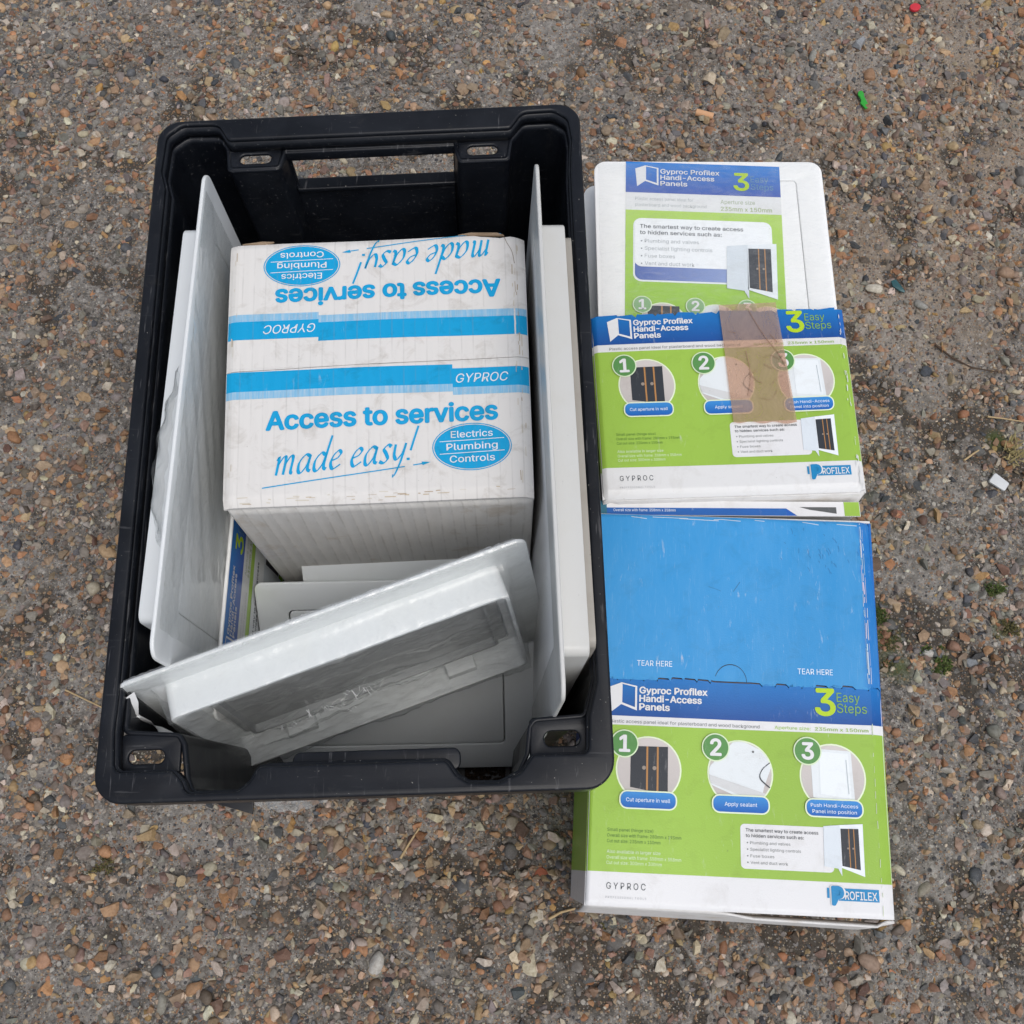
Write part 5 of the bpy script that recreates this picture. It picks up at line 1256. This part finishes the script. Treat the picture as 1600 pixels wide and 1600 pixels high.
straw('dry_straw', [(-.093, .005), (-.086, .017), (-.078, .029)], .0012, M_STRAW, 'straw piece just in front of the crate rim', 'straw', 'bits of straw')
straw('dry_straw', [(-.385, .700), (-.372, .712), (-.364, .722)], .0012, M_STRAW, 'straw piece beyond the crate corner on bare concrete', 'straw', 'bits of straw')
straw('dry_straw', [(-.392, .145), (-.372, .136), (-.354, .128)], .0009, M_STRAW, 'thin straw beside the near corner of the crate', 'straw', 'bits of straw')
straw('twig', [(.418, .485), (.432, .470), (.450, .460), (.474, .455)], .0011, M_TWIG, 'thin dark curved twig lying on the gravel right of the torn carton', 'twig', None)

def tuft(name, x, y, r, n, col, label, cat, group=None, tall=.004, leaf=(.0013, .0036), seed=0):
    """a cushion of tiny pointed leaves, one mesh"""
    rr_ = random.Random(seed); V = []; F = []; C = []
    for i in range(n):
        d = r * math.sqrt(rr_.random()); a = rr_.uniform(0, 6.283); px, py = x + d * math.cos(a), y + d * math.sin(a) * .85
        if fbm(np.float64(px), np.float64(py), 90, 2) < .36 + .22 * d / r: continue
        z = gz(px, py) + .0003; ln = rr_.uniform(*leaf) * 1.0; w = min(ln * .32, .0008); az = rr_.uniform(0, 6.283); el = rr_.uniform(.25, 1.3); hh = tall * (1 - (d / r) ** 2) * rr_.random()
        dv = Vector((math.cos(az) * math.cos(el), math.sin(az) * math.cos(el), math.sin(el))); sv = Vector((-math.sin(az), math.cos(az), 0)) * w
        b = Vector((px, py, z + hh)); k = len(V); V += [b, b + dv * ln * .5 + sv, b + dv * ln, b + dv * ln * .5 - sv]; F.append((k, k + 1, k + 2, k + 3))
        t = rr_.random(); c = tuple(p * (1 - t) + q * t for p, q in zip(col[0], col[1])); C += [c] * 4
    me = mesh([(v.x - x, v.y - y, v.z) for v in V], F); at = me.attributes.new('pcol', 'FLOAT_COLOR', 'POINT')
    for i, c in enumerate(C): at.data[i].color = (*c, 1)
    o = obj(name, me, M_MOSS); o.location = (x, y, 0); return tag(o, label, cat, group)
t_ = NT('moss_leaf'); t_.l(t_.attr('pcol').outputs['Color'], t_.p.inputs['Base Color']); t_.set(Roughness=.7, Specular_IOR_Level=.25); M_MOSS = t_.m
GR = ((.03, .055, .013), (.10, .13, .032)); OL = ((.05, .05, .018), (.15, .13, .05)); 
tuft('moss_cushion', .334, .185, .024, 1500, OL, 'largest olive moss cushion touching the blue carton side', 'moss', 'moss cushions', seed=1)
tuft('moss_cushion', .331, .208, .013, 620, GR, 'green moss patch at the blue carton edge, farther of the two', 'moss', 'moss cushions', seed=2)
tuft('moss_cushion', .377, .172, .016, 900, GR, 'dark green moss cushion standing apart right of the blue carton', 'moss', 'moss cushions', seed=3)
tuft('moss_cushion', .440, .238, .010, 420, GR, 'small bright moss spot near the right edge, upper one', 'moss', 'moss cushions', seed=4)
tuft('moss_cushion', .443, .198, .012, 480, OL, 'small yellowish moss spot near the right edge, lower one', 'moss', 'moss cushions', seed=5)
tuft('moss_cushion', .065, -.052, .012, 420, OL, 'small moss spot in front of the crate and carton corner', 'moss', 'moss cushions', seed=6)
tuft('moss_cushion', -.345, .0, .013, 380, OL, 'faint moss spot near the left edge in front of the crate', 'moss', 'moss cushions', seed=7)
tuft('seedling', .463, .386, .009, 170, ((.04, .10, .025), (.10, .19, .05)), 'tiny bright green seedling growing from the dirt at the right edge', 'plant', None, .006, (.004, .0085), seed=8)
tuft('grass_clump', .475, .372, .014, 150, ((.22, .19, .08), (.42, .34, .17)), 'dry pale grass stalks beside the tiny seedling', 'grass', None, .003, (.006, .014), seed=9)

# black strip and a bit of clear film sticking out from under the crate's near edge
me = plate([(-.040, .010), (.018, -.006), (.018, .03), (-.040, .03)], [], 0, .0025, .0005); o = obj('plastic_strip', me, M_CRATE); o.location = (-.236, .046, .0035); o.rotation_euler = (0, 0, 0); tag(o, 'pointed black plastic strip poking out from under the crate', 'plastic scrap')
V = [(x * .001, (y + (24 - y) / 24 * 9 * (abs(x - 26) / 34) ** 2 + 1.5 * math.sin(x * .5)) * .001, .002 + .0015 * math.sin(x * .3 + y * .2)) for y in (0, 6, 12, 18, 24) for x in range(0, 66, 5)]
nx_ = len(range(0, 66, 5)); o = obj('film_scrap', mesh(V, [(j * nx_ + i, j * nx_ + i + 1, (j + 1) * nx_ + i + 1, (j + 1) * nx_ + i) for j in range(4) for i in range(nx_ - 1)]), M_FRAY, smooth=True); o.location = (-.217, .042, .003)
tag(o, 'crumpled clear film scrap sticking out under the crate rim', 'film')
# crumbs of soil on the crate floor at the near right
rr_ = random.Random(12); V = []; F = []
for i in range(260):
    u = rr_.gauss(228, 14); v = rr_.gauss(24, 7); a = Vector(cmap(max(212, min(246, u)), max(16, v), .008)) + CR0; r = rr_.uniform(.0006, .0024); k = len(V)
    P = ICO1[0] * r * np.array([1, .8, .7]); V += [(a.x + p[0], a.y + p[1], .009 + p[2]) for p in P]; F += [tuple(int(q) + k for q in f) for f in ICO1[1]]
o = obj('soil_crumbs', mesh(V, F), mat_simple('dark_soil', (.05, .03, .018), .95, .4)); tag(o, 'dark soil crumbs on the crate floor', 'soil', kind='stuff')
